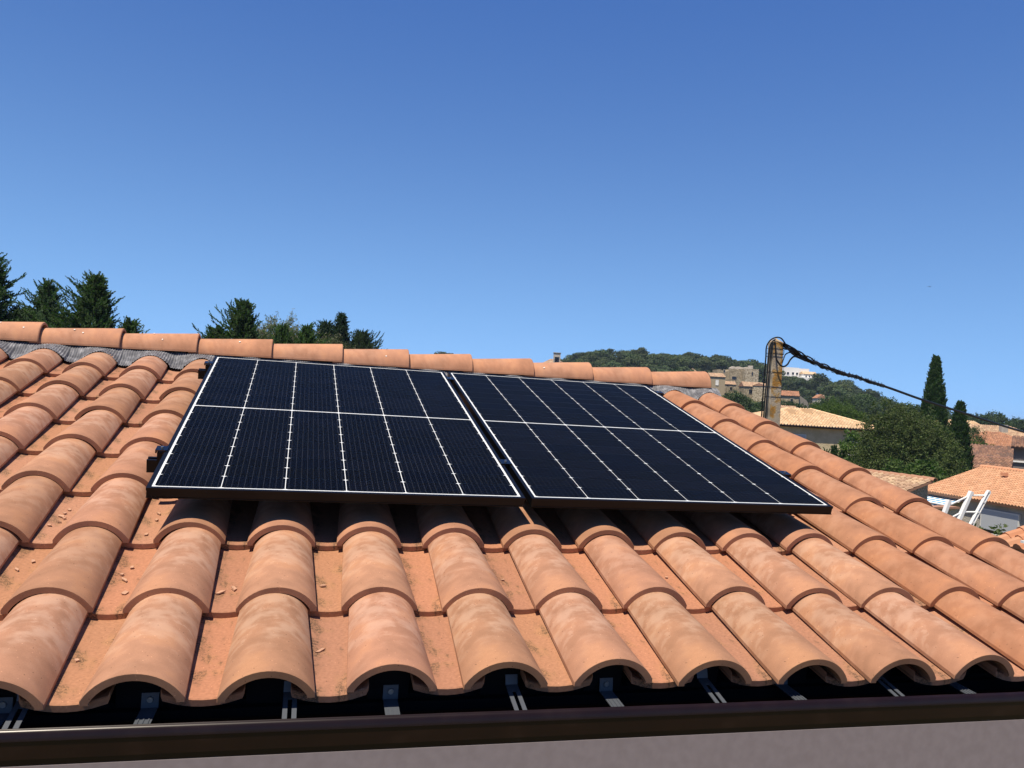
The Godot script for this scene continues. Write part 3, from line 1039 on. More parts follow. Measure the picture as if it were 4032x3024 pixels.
	for s in spots:
		var o := thing("panel_clamp", words[s[2]] + ["on the lower rail", "on the upper rail"][s[1]], "clamp", Vector3.ZERO, 0.0, "clamps that hold the solar panels")
		o.transform = axf * Transform3D(Basis(), Vector3(s[0], 0, -vs[s[1]]))
		var st := new_st()
		var cs := new_st()
		if s[2] == 1:
			box(cs, Vector3(0, 0.002, 0), Vector3(0.040, 0.0035, 0.045))
			box(st, Vector3(0, -0.017, 0), Vector3(0.016, 0.032, 0.04))
		else:
			var d: float = 1.0 if s[2] == 0 else -1.0
			box(cs, Vector3(d * 0.001, 0.002, 0), Vector3(0.034, 0.0035, 0.042))
			box(cs, Vector3(-d * 0.0165, -0.002, 0), Vector3(0.004, 0.0115, 0.0418))
			box(st, Vector3(-d * 0.004, -0.019, 0), Vector3(0.018, 0.027, 0.038))
		put("clamp_plate", done(cs), mats.black_gloss, o)
		put("clamp_foot", done(st), mats.black_alu, o)
		var cyl := CylinderMesh.new()
		cyl.top_radius = 0.0045
		cyl.bottom_radius = 0.005
		cyl.height = 0.006
		cyl.radial_segments = 10
		put("bolt_head", cyl, mats.steel, o, Transform3D(Basis(), Vector3(0, 0.0065, 0)))

# ------------------------------------------------------------------ pole, cables, bird, guard rail
func make_pole() -> void:
	var o := thing("utility_pole", "weathered concrete pole with ochre lichen beside the tile roof's right end", "utility pole", Vector3(7.817, 0, -9.03), 0.03)
	var st := new_st()
	var lich := new_st()
	var top := 7.49
	var steps := 6
	for i in steps:
		var y0 := top * i / steps
		var y1 := top * (i + 1.0) / steps
		var w0 := lerpf(0.165, 0.103, y0 / top)
		var w1 := lerpf(0.165, 0.103, y1 / top)
		var e0 := w0 * 0.16
		var e1 := w1 * 0.16
		var d0 := w0 * 0.72
		var d1 := w1 * 0.72
		var r0 := [Vector2(-w0 + e0, d0), Vector2(w0 - e0, d0), Vector2(w0, d0 - e0), Vector2(w0, -d0 + e0), Vector2(w0 - e0, -d0), Vector2(-w0 + e0, -d0), Vector2(-w0, -d0 + e0), Vector2(-w0, d0 - e0)]
		var r1 := [Vector2(-w1 + e1, d1), Vector2(w1 - e1, d1), Vector2(w1, d1 - e1), Vector2(w1, -d1 + e1), Vector2(w1 - e1, -d1), Vector2(-w1 + e1, -d1), Vector2(-w1, -d1 + e1), Vector2(-w1, d1 - e1)]
		for k in 8:
			var k2 := (k + 1) % 8
			var to: SurfaceTool = lich if k in [0, 1, 2, 3] else st
			quad(to, Vector3(r0[k2].x, y0, r0[k2].y), Vector3(r0[k].x, y0, r0[k].y), Vector3(r1[k].x, y1, r1[k].y), Vector3(r1[k2].x, y1, r1[k2].y))
			if i == steps - 1:
				tri(lich, Vector3(r1[k2].x, y1, r1[k2].y), Vector3(r1[k].x, y1, r1[k].y), Vector3(0, top + 0.07, 0))
	st.set_material(mats.concrete)
	lich.set_material(mats.lichen)
	st.generate_normals()
	lich.generate_normals()
	put("post", lich.commit(st.commit()), null, o)
	for y in [7.385, 7.305, 7.255, 7.0, 6.76, 6.60]:
		var w := lerpf(0.165, 0.103, y / top) + 0.003
		var d := w * 0.72 + 0.001
		st = new_st()
		var h := 0.010 if y in [7.255, 6.76] else 0.005
		box(st, Vector3(0, y, d), Vector3(2 * w, h, 0.004))
		box(st, Vector3(0, y, -d), Vector3(2 * w, h, 0.004))
		box(st, Vector3(w, y, 0), Vector3(0.004, h, 2 * d - 0.005))
		box(st, Vector3(-w, y, 0), Vector3(0.004, h, 2 * d - 0.005))
		put("steel_strap", done(st), mats.zinc if h > 0.006 else mats.dark_steel, o)
	st = new_st()
	box(st, Vector3(0.085, 7.33, 0.02), Vector3(0.05, 0.05, 0.03))
	tube(st, [Vector3(0.09, 7.36, 0.03), Vector3(0.15, 7.37, 0.02), Vector3(0.16, 7.31, 0.0), Vector3(0.10, 7.26, 0.02)], 0.006, 0.006, 5)
	put("anchor_bracket", done(st), mats.zinc, o)
	st = new_st()
	box(st, Vector3(-0.088, 7.33, 0.03), Vector3(0.03, 0.03, 0.04))
	put("anchor_bracket", done(st), mats.zinc, o)

func hang(a: Vector3, b: Vector3, sag: float, n: int) -> Array:
	var pts: Array = []
	for i in n + 1:
		var t := float(i) / n
		pts.append(a.lerp(b, t) + Vector3.DOWN * sag * 4.0 * t * (1.0 - t))
	return pts

func curve(ps: Array, n: int) -> Array:
	var c := Curve3D.new()
	for i in ps.size():
		var p: Vector3 = ps[i]
		var d: Vector3 = (ps[mini(i + 1, ps.size() - 1)] - ps[maxi(i - 1, 0)]) * 0.17
		c.add_point(p, -d, d)
	var out: Array = []
	for i in n + 1:
		out.append(c.sample_baked(c.get_baked_length() * i / n, true))
	return out

func make_cables() -> void:
	# the line that leaves the pole to the right: one thick cable with thinner ones wound round it near the pole
	var along := [Vector3(7.904, 7.434, -8.942), Vector3(8.045, 7.406, -9.01), Vector3(8.372, 7.327, -9.168), Vector3(8.749, 7.244, -9.35), Vector3(9.463, 7.138, -9.693), Vector3(10.183, 7.076, -10.041), Vector3(11.346, 6.96, -10.601), Vector3(12.731, 6.797, -11.268), Vector3(14.769, 6.591, -12.25), Vector3(18.263, 6.246, -13.934), Vector3(23.0, 5.9, -16.2)]
	var core := curve(along, 220)
	var o := thing("overhead_cable", "thick black overhead cable that runs from the concrete pole down to the right", "cable", along[0])
	var st := new_st()
	var pts: Array = []
	for p in core:
		pts.append(p - along[0])
	tube(st, pts, 0.022, 0.030, 7)
	put("cable", done(st), mats.cable, o)
	# strands wound round the first four metres, and their ties
	var near := curve(along.slice(0, 7), 200)
	for s in 5:
		st = new_st()
		var q: Array = []
		var last: int = [180, 150, 165, 120, 195][s]
		for i in last:
			var f := float(i) / last
			var r := lerpf(0.040, 0.020, pow(f, 0.8)) * (1.0 + 0.55 * sin(i * 0.17 + s * 2.0) * sin(i * 0.053 + s))
			var a := i * 0.055 * (1.0 + s * 0.22) + s * 1.3 + 0.8 * sin(i * 0.09 + s * 1.7)
			q.append(near[i] - along[0] + Vector3(sin(a) * 0.5 * r, cos(a) * r, sin(a) * 0.8 * r))
		tube(st, q, 0.013, 0.010, 5)
		put("strand", done(st), mats.cable, o)
	var rr := RandomNumberGenerator.new()
	rr.seed = 8
	for i in 34:
		var k := int(lerpf(22, 190, pow(i / 33.0, 0.9))) + rr.randi_range(-2, 2)
		var r := lerpf(0.046, 0.030, k / 200.0)
		st = new_st()
		var d: Vector3 = (near[k + 1] - near[k]).normalized()
		var x := d.cross(Vector3.UP).normalized()
		var y := x.cross(d)
		var ring: Array = []
		for j in 9:
			var a := TAU * j / 8.0
			ring.append(near[k] - along[0] + (x * cos(a) + y * sin(a)) * r + d * 0.012 * sin(a * 2.0))
		tube(st, ring, 0.005, 0.005, 4)
		bar(st, ring[2], ring[2] + y * rr.randf_range(0.01, 0.03) + d * 0.012, 0.006, 0.006, d)
		put("cable_tie", done(st), mats.cable, o)
	# cables that climb the pole, loop over its head and join the line
	var B := Basis(Vector3.UP, 0.0)
	var c0 := Vector3(7.81, 0, -9.0)
	var loops := [
		["black cable looping high over the head of the concrete pole", [Vector3(-0.19, 0.2, -0.02), Vector3(-0.19, 5.2, -0.015), Vector3(-0.191, 6.447, -0.011), Vector3(-0.189, 6.925, -0.001), Vector3(-0.184, 7.254, 0.006), Vector3(-0.185, 7.388, 0.006), Vector3(-0.158, 7.472, 0.017), Vector3(-0.104, 7.535, 0.032), Vector3(-0.027, 7.566, 0.053), Vector3(0.039, 7.551, 0.070), Vector3(0.105, 7.489, 0.065), Vector3(0.183, 7.414, 0.032), Vector3(0.267, 7.347, 0.001), Vector3(0.403, 7.302, -0.068), Vector3(0.7, 7.26, -0.2)], 0.012],
		["black cable on the left side of the concrete pole that bends in under its cap", [Vector3(-0.19, 0.2, 0.01), Vector3(-0.185, 5.2, 0.02), Vector3(-0.192, 6.441, 0.05), Vector3(-0.183, 6.702, 0.05), Vector3(-0.172, 6.925, 0.05), Vector3(-0.162, 7.194, 0.05), Vector3(-0.160, 7.312, 0.05), Vector3(-0.150, 7.409, 0.050), Vector3(-0.115, 7.490, 0.055), Vector3(-0.06, 7.53, 0.06)], 0.011],
		["thin black cable running straight up the pole's left corner", [Vector3(-0.165, 0.2, 0.04), Vector3(-0.16, 5.2, 0.045), Vector3(-0.165, 6.442, 0.06), Vector3(-0.158, 6.710, 0.06), Vector3(-0.148, 6.926, 0.06), Vector3(-0.138, 7.223, 0.06), Vector3(-0.132, 7.330, 0.06), Vector3(-0.122, 7.424, 0.06), Vector3(-0.110, 7.480, 0.06)], 0.009],
		["black cable hanging in a slack loop across the front of the concrete pole", [Vector3(-0.070, 7.47, 0.075), Vector3(-0.068, 7.335, 0.095), Vector3(-0.060, 7.224, 0.110), Vector3(-0.028, 7.152, 0.125), Vector3(0.030, 7.104, 0.125), Vector3(0.10, 7.099, 0.10), Vector3(0.185, 7.142, 0.060), Vector3(0.275, 7.227, 0.001), Vector3(0.393, 7.287, -0.071), Vector3(0.7, 7.24, -0.2)], 0.014],
		["thin black loop on the right of the pole below the anchor", [Vector3(0.080, 7.148, 0.065), Vector3(0.112, 7.235, 0.059), Vector3(0.161, 7.300, 0.024), Vector3(0.239, 7.337, -0.006), Vector3(0.325, 7.350, -0.035), Vector3(0.436, 7.335, -0.110), Vector3(0.7, 7.26, -0.2)], 0.010],
		["short black cable from the pole's right side to the overhead line", [Vector3(0.095, 7.450, 0.037), Vector3(0.146, 7.416, 0.023), Vector3(0.226, 7.419, -0.008), Vector3(0.315, 7.408, -0.037), Vector3(0.442, 7.37, -0.108), Vector3(0.8, 7.26, -0.23)], 0.012],
	]
	for l in loops:
		var q := thing("pole_cable", l[0], "cable", c0, 0.0, "cables strapped to the concrete pole")
		st = new_st()
		tube(st, curve(l[1], 260), l[2], l[2], 6)
		put("cable", done(st), mats.cable, q)

func make_bird() -> void:
	var o := thing("bird", "small dark bird gliding alone in the blue sky", "bird", Vector3(45.4, 16.6, -47.6), 0.3)
	var st := new_st()
	st.set_smooth_group(1)
	tube(st, [Vector3(-0.10, 0, 0), Vector3(-0.05, 0.005, 0), Vector3(0.02, 0.0, 0), Vector3(0.09, -0.005, 0)], 0.012, 0.022, 6)
	put("body", done(st), mats.cable, o)
	for s in [-1.0, 1.0]:
		st = new_st()
		quad(st, Vector3(0.03, 0.008, 0), Vector3(-0.01, 0.035, s * 0.10), Vector3(-0.08, 0.02, s * 0.20), Vector3(-0.03, 0.008, s * 0.02))
		put("wing", done(st), mats.cable, o)

func make_guard() -> void:
	var o := thing("guard_rail", "white metal guard rail of three leaning posts rising beyond the roof's right edge", "guard rail", Vector3(7.7, 0, -4.93))
	var lean := Vector3(-0.30, -1.0, -0.02)
	var tops := [Vector3(-0.165, 5.47, -0.06), Vector3(0.075, 5.58, 0.0), Vector3(0.265, 5.592, 0.05)]
	for i in 3:
		var a: Vector3 = tops[i]
		var l2 := lean + Vector3(-0.26 * (0.2 + i * 0.4), 0, 0)
		var b := a + l2 * (a.y - 0.0) * 0.98
		var st := new_st()
		var z := (b - a).normalized()
		if i < 2:
			bar(st, a, b, 0.036, 0.045, Vector3.BACK)
		else:
			var side := z.cross(Vector3.BACK).normalized()
			for s in [-1.0, 1.0]:
				bar(st, a + side * s * 0.016, b + side * s * 0.016, 0.036, 0.008, side)
			var k := 0.0
			while k < 5.2:
				bar(st, a + z * k - side * 0.0118, a + z * k + side * 0.0118, 0.035, 0.022, z)
				k += 0.135
		put("post", done(st), mats.white_paint, o)
	for r in [0.045, 0.235]:
		var st := new_st()
		var pts: Array = []
		for i in 3:
			var l2 := lean + Vector3(-0.26 * (0.2 + i * 0.4), 0, 0)
			pts.append(tops[i] + l2 * (r + (0.03 if i == 0 else 0.0)))
		tube(st, pts, 0.010, 0.010, 7)
		put("rail", done(st), mats.white_paint, o)
	var o2 := thing("white_handrail", "white metal handrail lying level over the small tile roof at the right edge", "handrail", Vector3(9.35, 0, -5.6))
	var st2 := new_st()
	bar(st2, Vector3(-0.10, 4.905, 0), Vector3(1.2, 4.90, 0.25), 0.05, 0.03)
	put("rail", done(st2), mats.white_paint, o2)
	for x in [0.0, 1.1]:
		st2 = new_st()
		bar(st2, Vector3(x, 4.89, x * 0.19), Vector3(x, 0.0, x * 0.19), 0.04, 0.04, Vector3.BACK)
		put("post", done(st2), mats.white_paint, o2)

# ------------------------------------------------------------------ buildings
func make_buildings() -> void:
	var orange := [Color(0.50, 0.285, 0.165), Color(0.47, 0.26, 0.15), Color(0.53, 0.31, 0.185)]
	var sand := [Color(0.53, 0.385, 0.235), Color(0.50, 0.355, 0.215), Color(0.56, 0.42, 0.265), Color(0.50, 0.335, 0.20)]
	var brown := [Color(0.20, 0.118, 0.085), Color(0.25, 0.145, 0.10), Color(0.17, 0.11, 0.085), Color(0.29, 0.17, 0.115)]
	var red := [Color(0.36, 0.18, 0.105), Color(0.40, 0.21, 0.125), Color(0.30, 0.16, 0.10)]
	var old := [Color(0.42, 0.29, 0.19), Color(0.36, 0.24, 0.16), Color(0.47, 0.34, 0.22)]
	# bungalow with the orange roof, right
	var o := thing("orange_roofed_house", "pale house with bright orange tile roof and a roller shutter, right of the big tree", "house", Vector3(34.0, 0, -24.3), PI / 2)
	house_shell(o, 12.6, 7.2, 3.0, 4.27, 0.25, 0.0, mats.grey_wall, orange, 0.165, 0.24, 31, mats.roof_orange)
	# its long side that faces the tiled roof is local -z
	window(o, Vector3(1.75, 2.1, -3.64), PI, 1.95, 1.05, mats.white_frame, mats.dark_glass, 0.80)
	window(o, Vector3(-2.2, 2.1, -3.64), PI, 1.2, 1.05, mats.white_frame, mats.dark_glass, 0.5)
	ridge_row(o, "ridge_tile", Vector3(-6.45, 4.33, 0), Vector3(6.45, 4.33, 0), 0.12, mats.roof_orange)
	var vent := new_st()
	box(vent, Vector3(4.1, 4.12, -1.05), Vector3(0.25, 0.16, 0.2))
	put("roof_vent", done(vent), mats.roof_orange, o)
	# striped awning on its far end
	var aw := thing("awning", "awning with blue and white stripes under the eave of the orange roofed house", "awning", Vector3(30.7, 0, -29.2), 0.0)
	for i in 13:
		var st := new_st()
		var z := -1.1 + i * 0.17
		quad(st, Vector3(0, 2.88, z), Vector3(0, 2.88, z + 0.17), Vector3(-1.35, 2.60, z + 0.17), Vector3(-1.35, 2.60, z))
		quad(st, Vector3(-1.35, 2.60, z), Vector3(-1.35, 2.60, z + 0.17), Vector3(-1.36, 2.42, z + 0.17), Vector3(-1.36, 2.42, z))
		put("stripe", done(st), mats.awning_blue if i % 2 else mats.white_matt, aw)
	var aws := new_st()
	tube(aws, [Vector3(-1.36, 2.6, -1.1), Vector3(-1.36, 2.6, 1.11)], 0.03, 0.03, 6)
	put("front_bar", done(aws), mats.white_paint, aw)
	# low house at its left
	o = thing("low_brown_house", "low rough-walled house with old brown tile roof and a round end ridge tile", "house", far(13.0, 29.4, 0), -1.38)
	var lw := new_st()
	var lc := [Vector3(-2.7, 0, 2.4), Vector3(2.7, 0, 2.4), Vector3(2.7, 0, -0.1), Vector3(-2.7, 0, -0.1)]
	for i in 4:
		var p: Vector3 = lc[i]
		var q: Vector3 = lc[(i + 1) % 4]
		quad(lw, p, Vector3(p.x, 3.66 if p.z > 0 else 4.36, p.z), Vector3(q.x, 3.66 if q.z > 0 else 4.36, q.z), q)
	put("wall", done(lw), mats.rough_wall, o)
	var lr := new_st()
	bar(lr, Vector3(0, 4.37, -0.15), Vector3(0, 3.60, 2.6), 5.7, 0.07)
	var lroof := put("roof", done(lr), mats.roof_old, o)
	var lt := new_st()
	var ls := Vector3(0, 0.77, -2.75).normalized()
	tile_rows(lt, Vector3(-2.85, 3.645, 2.62), Vector3(1, 0, 0), ls, Vector3(0, 2.75, 0.77).normalized(), 5.7, 2.85, 0, 0, 0.22, 0.34, old, 47)
	put("roof_tiles", done(lt), mats.vc, lroof).set_meta("kind", "stuff")
	ridge_row(o, "ridge_tile", Vector3(-2.7, 4.44, -0.15), Vector3(2.88, 4.44, -0.15), 0.13, mats.roof_old)
	# garden wall with a tile coping
	o = thing("garden_wall", "low cream garden wall with brown tile coping in front of the awning", "wall", Vector3(19.0, 0, -17.5), 0.16)
	put("wall", box_mesh(Vector3(1.6, 3.78, 0.2), Vector3(0, 1.89, 0)), mats.cream_wall, o, Transform3D(Basis(Vector3.BACK, 0.0), Vector3.ZERO))
	for i in 7:
		put("coping_tile", box_mesh(Vector3(0.225, 0.06, 0.36)), mats.roof_old, o, Transform3D(Basis(Vector3.BACK, 0.02 * (i % 3 - 1)), Vector3(-0.69 + i * 0.23, 3.82, 0)))
	# brown roofs behind
	o = thing("brown_roofed_house", "house with dark brown tile roof and a small gable window behind the orange roof", "house", far(38.2, 54.5, 0), FACE - 0.27)
	house_shell(o, 12.6, 8.2, 2.75, 4.20, 0.35, 0.0, mats.white_wall, brown, 0.23, 0.34, 52, mats.roof_brown)
	window(o, Vector3(-6.32, 3.15, 1.2), -PI / 2, 0.6, 0.95, mats.white_frame, mats.dark_glass)
	ridge_row(o, "ridge_tile", Vector3(-6.4, 4.23, 0), Vector3(6.4, 4.23, 0), 0.12, mats.roof_brown)
	o = thing("brown_roofed_house", "longer house with mottled brown tile roof directly behind the brown gabled one", "house", far(44.2, 66.5, 0), FACE - 0.45)
	house_shell(o, 14.0, 7.0, 3.6, 4.74, 0.3, 0.0, mats.grey_wall, brown, 0.24, 0.36, 54, mats.roof_brown)
	put("chimney", box_mesh(Vector3(0.45, 0.6, 0.45), Vector3(-1.6, 4.85, 0.1)), mats.roof_old, o)
	o = thing("grey_house", "grey rendered house end with a brown tile roof at the right edge", "house", far(35.0, 50.0, 0), FACE - 0.58)
	house_shell(o, 5.6, 5.0, 5.20, 5.80, 0.3, 0.0, mats.shade_wall, brown, 0.22, 0.3, 56, mats.roof_brown)
	put("window_sill", box_mesh(Vector3(2.2, 0.09, 0.12), Vector3(-1.7, 4.30, 2.56)), mats.white_paint, o)
	# red roofs further off
	o = thing("red_roofed_house", "house with faded red hipped roof and low hedge in front, right background", "house", far(53.0, 87.5, 0), FACE)
	house_shell(o, 8.0, 6.8, 4.35, 5.78, 0.3, 3.6, mats.cream_wall, red, 0.24, 0.34, 61, mats.roof_old)
	o = thing("red_roofed_house", "pinkish roofed house with a square chimney behind the red hipped roof", "house", far(59.0, 98.0, 0), FACE)
	house_shell(o, 9.0, 7.5, 5.1, 6.50, 0.3, 2.4, mats.cream_wall, old, 0.25, 0.34, 63, mats.roof_old)
	put("chimney", box_mesh(Vector3(0.75, 1.0, 0.6), Vector3(0.4, 6.2, 2.0)), mats.grey_wall, o)
	o = thing("red_roofed_house", "small pale orange roof furthest back beside the slim cypress", "house", far(59.0, 106.5, 0), FACE)
	house_shell(o, 5.6, 6.0, 6.0, 6.95, 0.3, 0.0, mats.cream_wall, sand, 0.25, 0.34, 65, mats.roof_sand)
	# neighbour's annex at the right edge
	o = thing("annex", "small orange tile roof low at the right edge below the roller shutter", "annex", Vector3(13.1, 0, -5.2), PI / 2)
	house_shell(o, 4.4, 4.2, 4.55, 5.35, 0.25, 0.0, mats.rough_wall, [Color(0.44, 0.21, 0.115), Color(0.40, 0.185, 0.10), Color(0.48, 0.25, 0.145)], 0.22, 0.30, 71, mats.roof_old)
	# cream house with the hipped sand roof
	o = thing("cream_house", "cream two storey house with sand coloured hipped roof beside the concrete pole", "house", far(24.0, 66.4, 0), FACE + 0.10)
	house_shell(o, 10.1, 8.3, 5.55, 6.90, 0.30, 4.35, mats.cream_wall, sand, 0.24, 0.34, 81, mats.roof_sand)
	put("chimney", box_mesh(Vector3(0.62, 0.75, 0.6), Vector3(0.15, 6.55, 1.1)), mats.roof_sand, o)
	put("chimney", box_mesh(Vector3(0.45, 0.5, 0.45), Vector3(-1.4, 6.55, 1.6)), mats.roof_sand, o)
	window(o, Vector3(2.65, 4.15, 4.18), 0.0, 1.1, 1.3, mats.white_frame, mats.dark_glass, 0.75)
	window(o, Vector3(-1.9, 4.35, 4.18), 0.0, 1.1, 1.0, mats.white_frame, mats.dark_glass, 0.4)
	var gt := new_st()
	tube(gt, [Vector3(-5.35, 5.49, 4.5), Vector3(5.35, 5.49, 4.5)], 0.07, 0.07, 6)
	put("gutter", done(gt), mats.gutter, o)
	for e in [[-1.0, 1.0], [1.0, 1.0]]:
		ridge_row(o, "hip_tile", Vector3(e[0] * 5.35, 5.62, e[1] * 4.45), Vector3(e[0] * 1.0, 6.95, 0), 0.11, mats.roof_sand)
	o = thing("gabled_house", "tiny pale gable that peeks over the cream house's roof ridge", "house", far(29.1, 84.0, 0), FACE)
	house_shell(o, 1.5, 3.0, 6.65, 7.25, 0.15, 0.0, mats.white_wall, old, 0.2, 0.3, 83, mats.roof_sand)
	# village on the hill
	make_village(old, red)

func rough_block(o: Node3D, called: String, c: Vector3, s: Vector3, m: Material, seed_: int, ragged := 0.8) -> void:
	# masonry block whose top edge is broken and uneven
	var rr := RandomNumberGenerator.new()
	rr.seed = seed_
	var st := new_st()
	var n := maxi(4, int(s.x / 0.8))
	var h := s * 0.5
	var tops: Array = []
	for i in n + 1:
		tops.append(c.y + h.y - rr.randf() * ragged)
	for i in n:
		var x0 := c.x - h.x + s.x * i / n
		var x1 := c.x - h.x + s.x * (i + 1.0) / n
		var y := c.y - h.y
		var zf := c.z + h.z
		var zb := c.z - h.z
		quad(st, Vector3(x0, y, zf), Vector3(x0, tops[i], zf), Vector3(x1, tops[i + 1], zf), Vector3(x1, y, zf))
		quad(st, Vector3(x1, y, zb), Vector3(x1, tops[i + 1], zb), Vector3(x0, tops[i], zb), Vector3(x0, y, zb))
		quad(st, Vector3(x0, tops[i], zf), Vector3(x0, tops[i], zb), Vector3(x1, tops[i + 1], zb), Vector3(x1, tops[i + 1], zf))
	var xa := c.x - h.x
	var xb := c.x + h.x
	quad(st, Vector3(xa, c.y - h.y, c.z - h.z), Vector3(xa, tops[0], c.z - h.z), Vector3(xa, tops[0], c.z + h.z), Vector3(xa, c.y - h.y, c.z + h.z))
	quad(st, Vector3(xb, c.y - h.y, c.z + h.z), Vector3(xb, tops[n], c.z + h.z), Vector3(xb, tops[n], c.z - h.z), Vector3(xb, c.y - h.y, c.z - h.z))
	put(called, done(st), m, o)

func slot_window(o: Node3D, at: Vector3, w: float, h: float) -> void:
	var f := put("window", box_mesh(Vector3(w + 0.2, h + 0.2, 0.12)), mats.stone_pale, o, Transform3D(Basis(), at))
	put("pane", box_mesh(Vector3(w, h, 0.06), Vector3(0, 0, 0.05)), mats.dark_glass, f)

func make_village(old: Array, red: Array) -> void:
	# ruined castle; local origin at far(72, 250)
	var o := thing("ruined_castle", "ruined stone castle with ragged walls and a square keep on the wooded hillside", "castle", far(72.0, 256.0, 0), FACE)
	rough_block(o, "wall", Vector3(-5.2, 13.4, 0.5), Vector3(4.2, 13.0, 6), mats.stone, 1, 1.4)
	rough_block(o, "wall", Vector3(-1.5, 13.0, 1.2), Vector3(4.0, 14.2, 6), mats.stone, 2, 0.5)
	rough_block(o, "keep", Vector3(3.1, 13.1, 2.0), Vector3(4.6, 14.3, 6), mats.stone_pale, 3, 0.25)
	rough_block(o, "parapet", Vector3(1.4, 20.35, -1.5), Vector3(6.8, 1.5, 3.0), mats.stone_white, 4, 0.7)
	put("turret", box_mesh(Vector3(1.3, 1.1, 1.5), Vector3(4.9, 21.0, -2.5)), mats.stone_white, o)
	slot_window(o, Vector3(3.4, 18.6, 5.03), 0.45, 1.0)
	slot_window(o, Vector3(-2.0, 17.0, 4.23), 1.4, 0.9)
	slot_window(o, Vector3(-5.1, 19.0, 3.53), 0.5, 0.7)
	put("buttress", box_mesh(Vector3(0.7, 13.0, 1.0), Vector3(0.75, 12.9, 4.6)), mats.stone, o)
	o = thing("shuttered_house", "beige house with one white shutter at the left of the ruined castle", "house", far(61.2, 240.5, 0), FACE)
	house_shell(o, 4.4, 6, 16.4, 17.6, 0.2, 0.0, mats.beige_wall, old, 0.35, 0.5, 91, mats.roof_old)
	window(o, Vector3(-0.2, 14.7, 3.05), 0.0, 0.9, 1.6, mats.white_frame, mats.white_matt)
	o = thing("low_stone_house", "stone house with a lean brown roof at the foot of the castle keep", "house", far(71.2, 237.0, 0), FACE)
	house_shell(o, 6.0, 5, 14.0, 15.4, 0.2, 0.0, mats.stone, old, 0.35, 0.5, 93, mats.roof_old)
	slot_window(o, Vector3(-1.0, 12.6, 2.53), 1.0, 1.2)
	o = thing("rubble_gable_house", "tall rubble stone gable beside the concrete pole, below the castle", "house", far(72.9, 231.0, 0), FACE + 0.5)
	house_shell(o, 3.6, 5, 14.2, 15.0, 0.1, 0.0, mats.stone_pale, old, 0.35, 0.5, 95, mats.roof_old)
	slot_window(o, Vector3(0.6, 13.7, 2.53), 0.5, 1.1)
	o = thing("terraced_stone_house", "plain stone house between the castle wall and the low roofed house", "house", far(66.5, 247.0, 0), FACE)
	house_shell(o, 4.6, 4.0, 14.6, 15.6, 0.15, 0.0, mats.stone, old, 0.35, 0.5, 111, mats.roof_old)
	slot_window(o, Vector3(0.8, 13.4, 2.03), 0.7, 0.9)
	o = thing("domed_roof_house", "little tan pyramid roof above the ridge at the castle's far left", "house", far(59.0, 262.0, 0), FACE)
	house_shell(o, 4.4, 4.4, 17.6, 19.6, 0.2, 2.3, mats.stone, old, 0.35, 0.5, 97, mats.roof_old)
	# church
	o = thing("church", "stone church with square bell tower and open arch against the pine hill", "church", far(15.3, 300.0, 0), FACE)
	house_shell(o, 11.0, 9.0, 19.3, 22.0, 0.3, 4.6, mats.stone, old, 0.4, 0.5, 99, mats.roof_old)
	for s in [[-1.07, 0.35], [1.07, 0.35]]:
		put("tower_side", box_mesh(Vector3(s[1], 11.4, 2.4), Vector3(0.75 + s[0], 18.3, 4.4)), mats.stone_white, o)
	put("tower_base", box_mesh(Vector3(1.78, 7.6, 2.38), Vector3(0.75, 16.4, 4.4)), mats.stone_white, o)
	put("tower_head", box_mesh(Vector3(1.78, 1.4, 2.38), Vector3(0.75, 23.3, 4.4)), mats.stone_white, o)
	put("tower_cornice", box_mesh(Vector3(2.85, 0.25, 2.8), Vector3(0.75, 24.12, 4.4)), mats.stone, o)
	put("bell_arch", box_mesh(Vector3(1.70, 2.4, 0.3), Vector3(0.75, 21.4, 3.4)), mats.dark_glass, o)
	var bell := new_st()
	tube(bell, [Vector3(0.75, 22.3, 4.6), Vector3(0.75, 21.9, 4.6), Vector3(0.75, 21.2, 4.6)], 0.12, 0.42, 8)
	put("bell", done(bell), mats.dark_steel, o)
	slot_window(o, Vector3(-2.0, 18.6, 4.55), 1.0, 0.7)
	# white villa
	o = thing("white_villa", "bright white villa with terraces and flat roofs high on the hill behind the pole", "villa", far(114.5, 320.0, 0), FACE)
	put("wall", box_mesh(Vector3(6.0, 10.0, 5), Vector3(-3.2, 20.4, -1)), mats.bright_wall, o)
	put("wall", box_mesh(Vector3(4.6, 9.0, 5), Vector3(1.9, 20.75, -2)), mats.bright_wall, o)
	put("terrace_wall", box_mesh(Vector3(9.0, 6.0, 3), Vector3(1.2, 18.6, 4)), mats.bright_wall, o)
	for x in [-4.6, -2.6, -1.0]:
		window(o, Vector3(x, 23.0, 1.53), 0.0, 0.9, 1.0, mats.bright_wall, mats.dark_glass)
	var w := thing("white_villa", "lower white house with tan roof and arched windows right of the flat roofed villa", "villa", far(117.8, 318.0, 0), FACE)
	house_shell(w, 5.4, 5.0, 22.9, 24.0, 0.2, 0.0, mats.bright_wall, [Color(0.6, 0.45, 0.3)], 0.4, 0.5, 101, mats.roof_sand)
	for x in [-1.7, -0.4, 0.9, 2.0]:
		window(w, Vector3(x, 21.9, 2.55), 0.0, 0.6, 1.1, mats.bright_wall, mats.dark_glass)
	# stone houses under the wood
	o = thing("stone_house", "stone house with pinkish tile roof among trees, right of the pole", "house", far(70.0, 201.0, 0), FACE - 0.25)
	house_shell(o, 4.2, 5, 11.1, 12.35, 0.25, 0.0, mats.stone, red, 0.35, 0.45, 103, mats.roof_old)
	slot_window(o, Vector3(0.4, 9.9, 2.53), 0.6, 1.0)
	o = thing("rubble_wall", "grey broken rubble wall that slopes down beside the pink roofed stone house", "wall", far(72.6, 199.5, 0), FACE)
	var st := new_st()
	var zt := 0.35
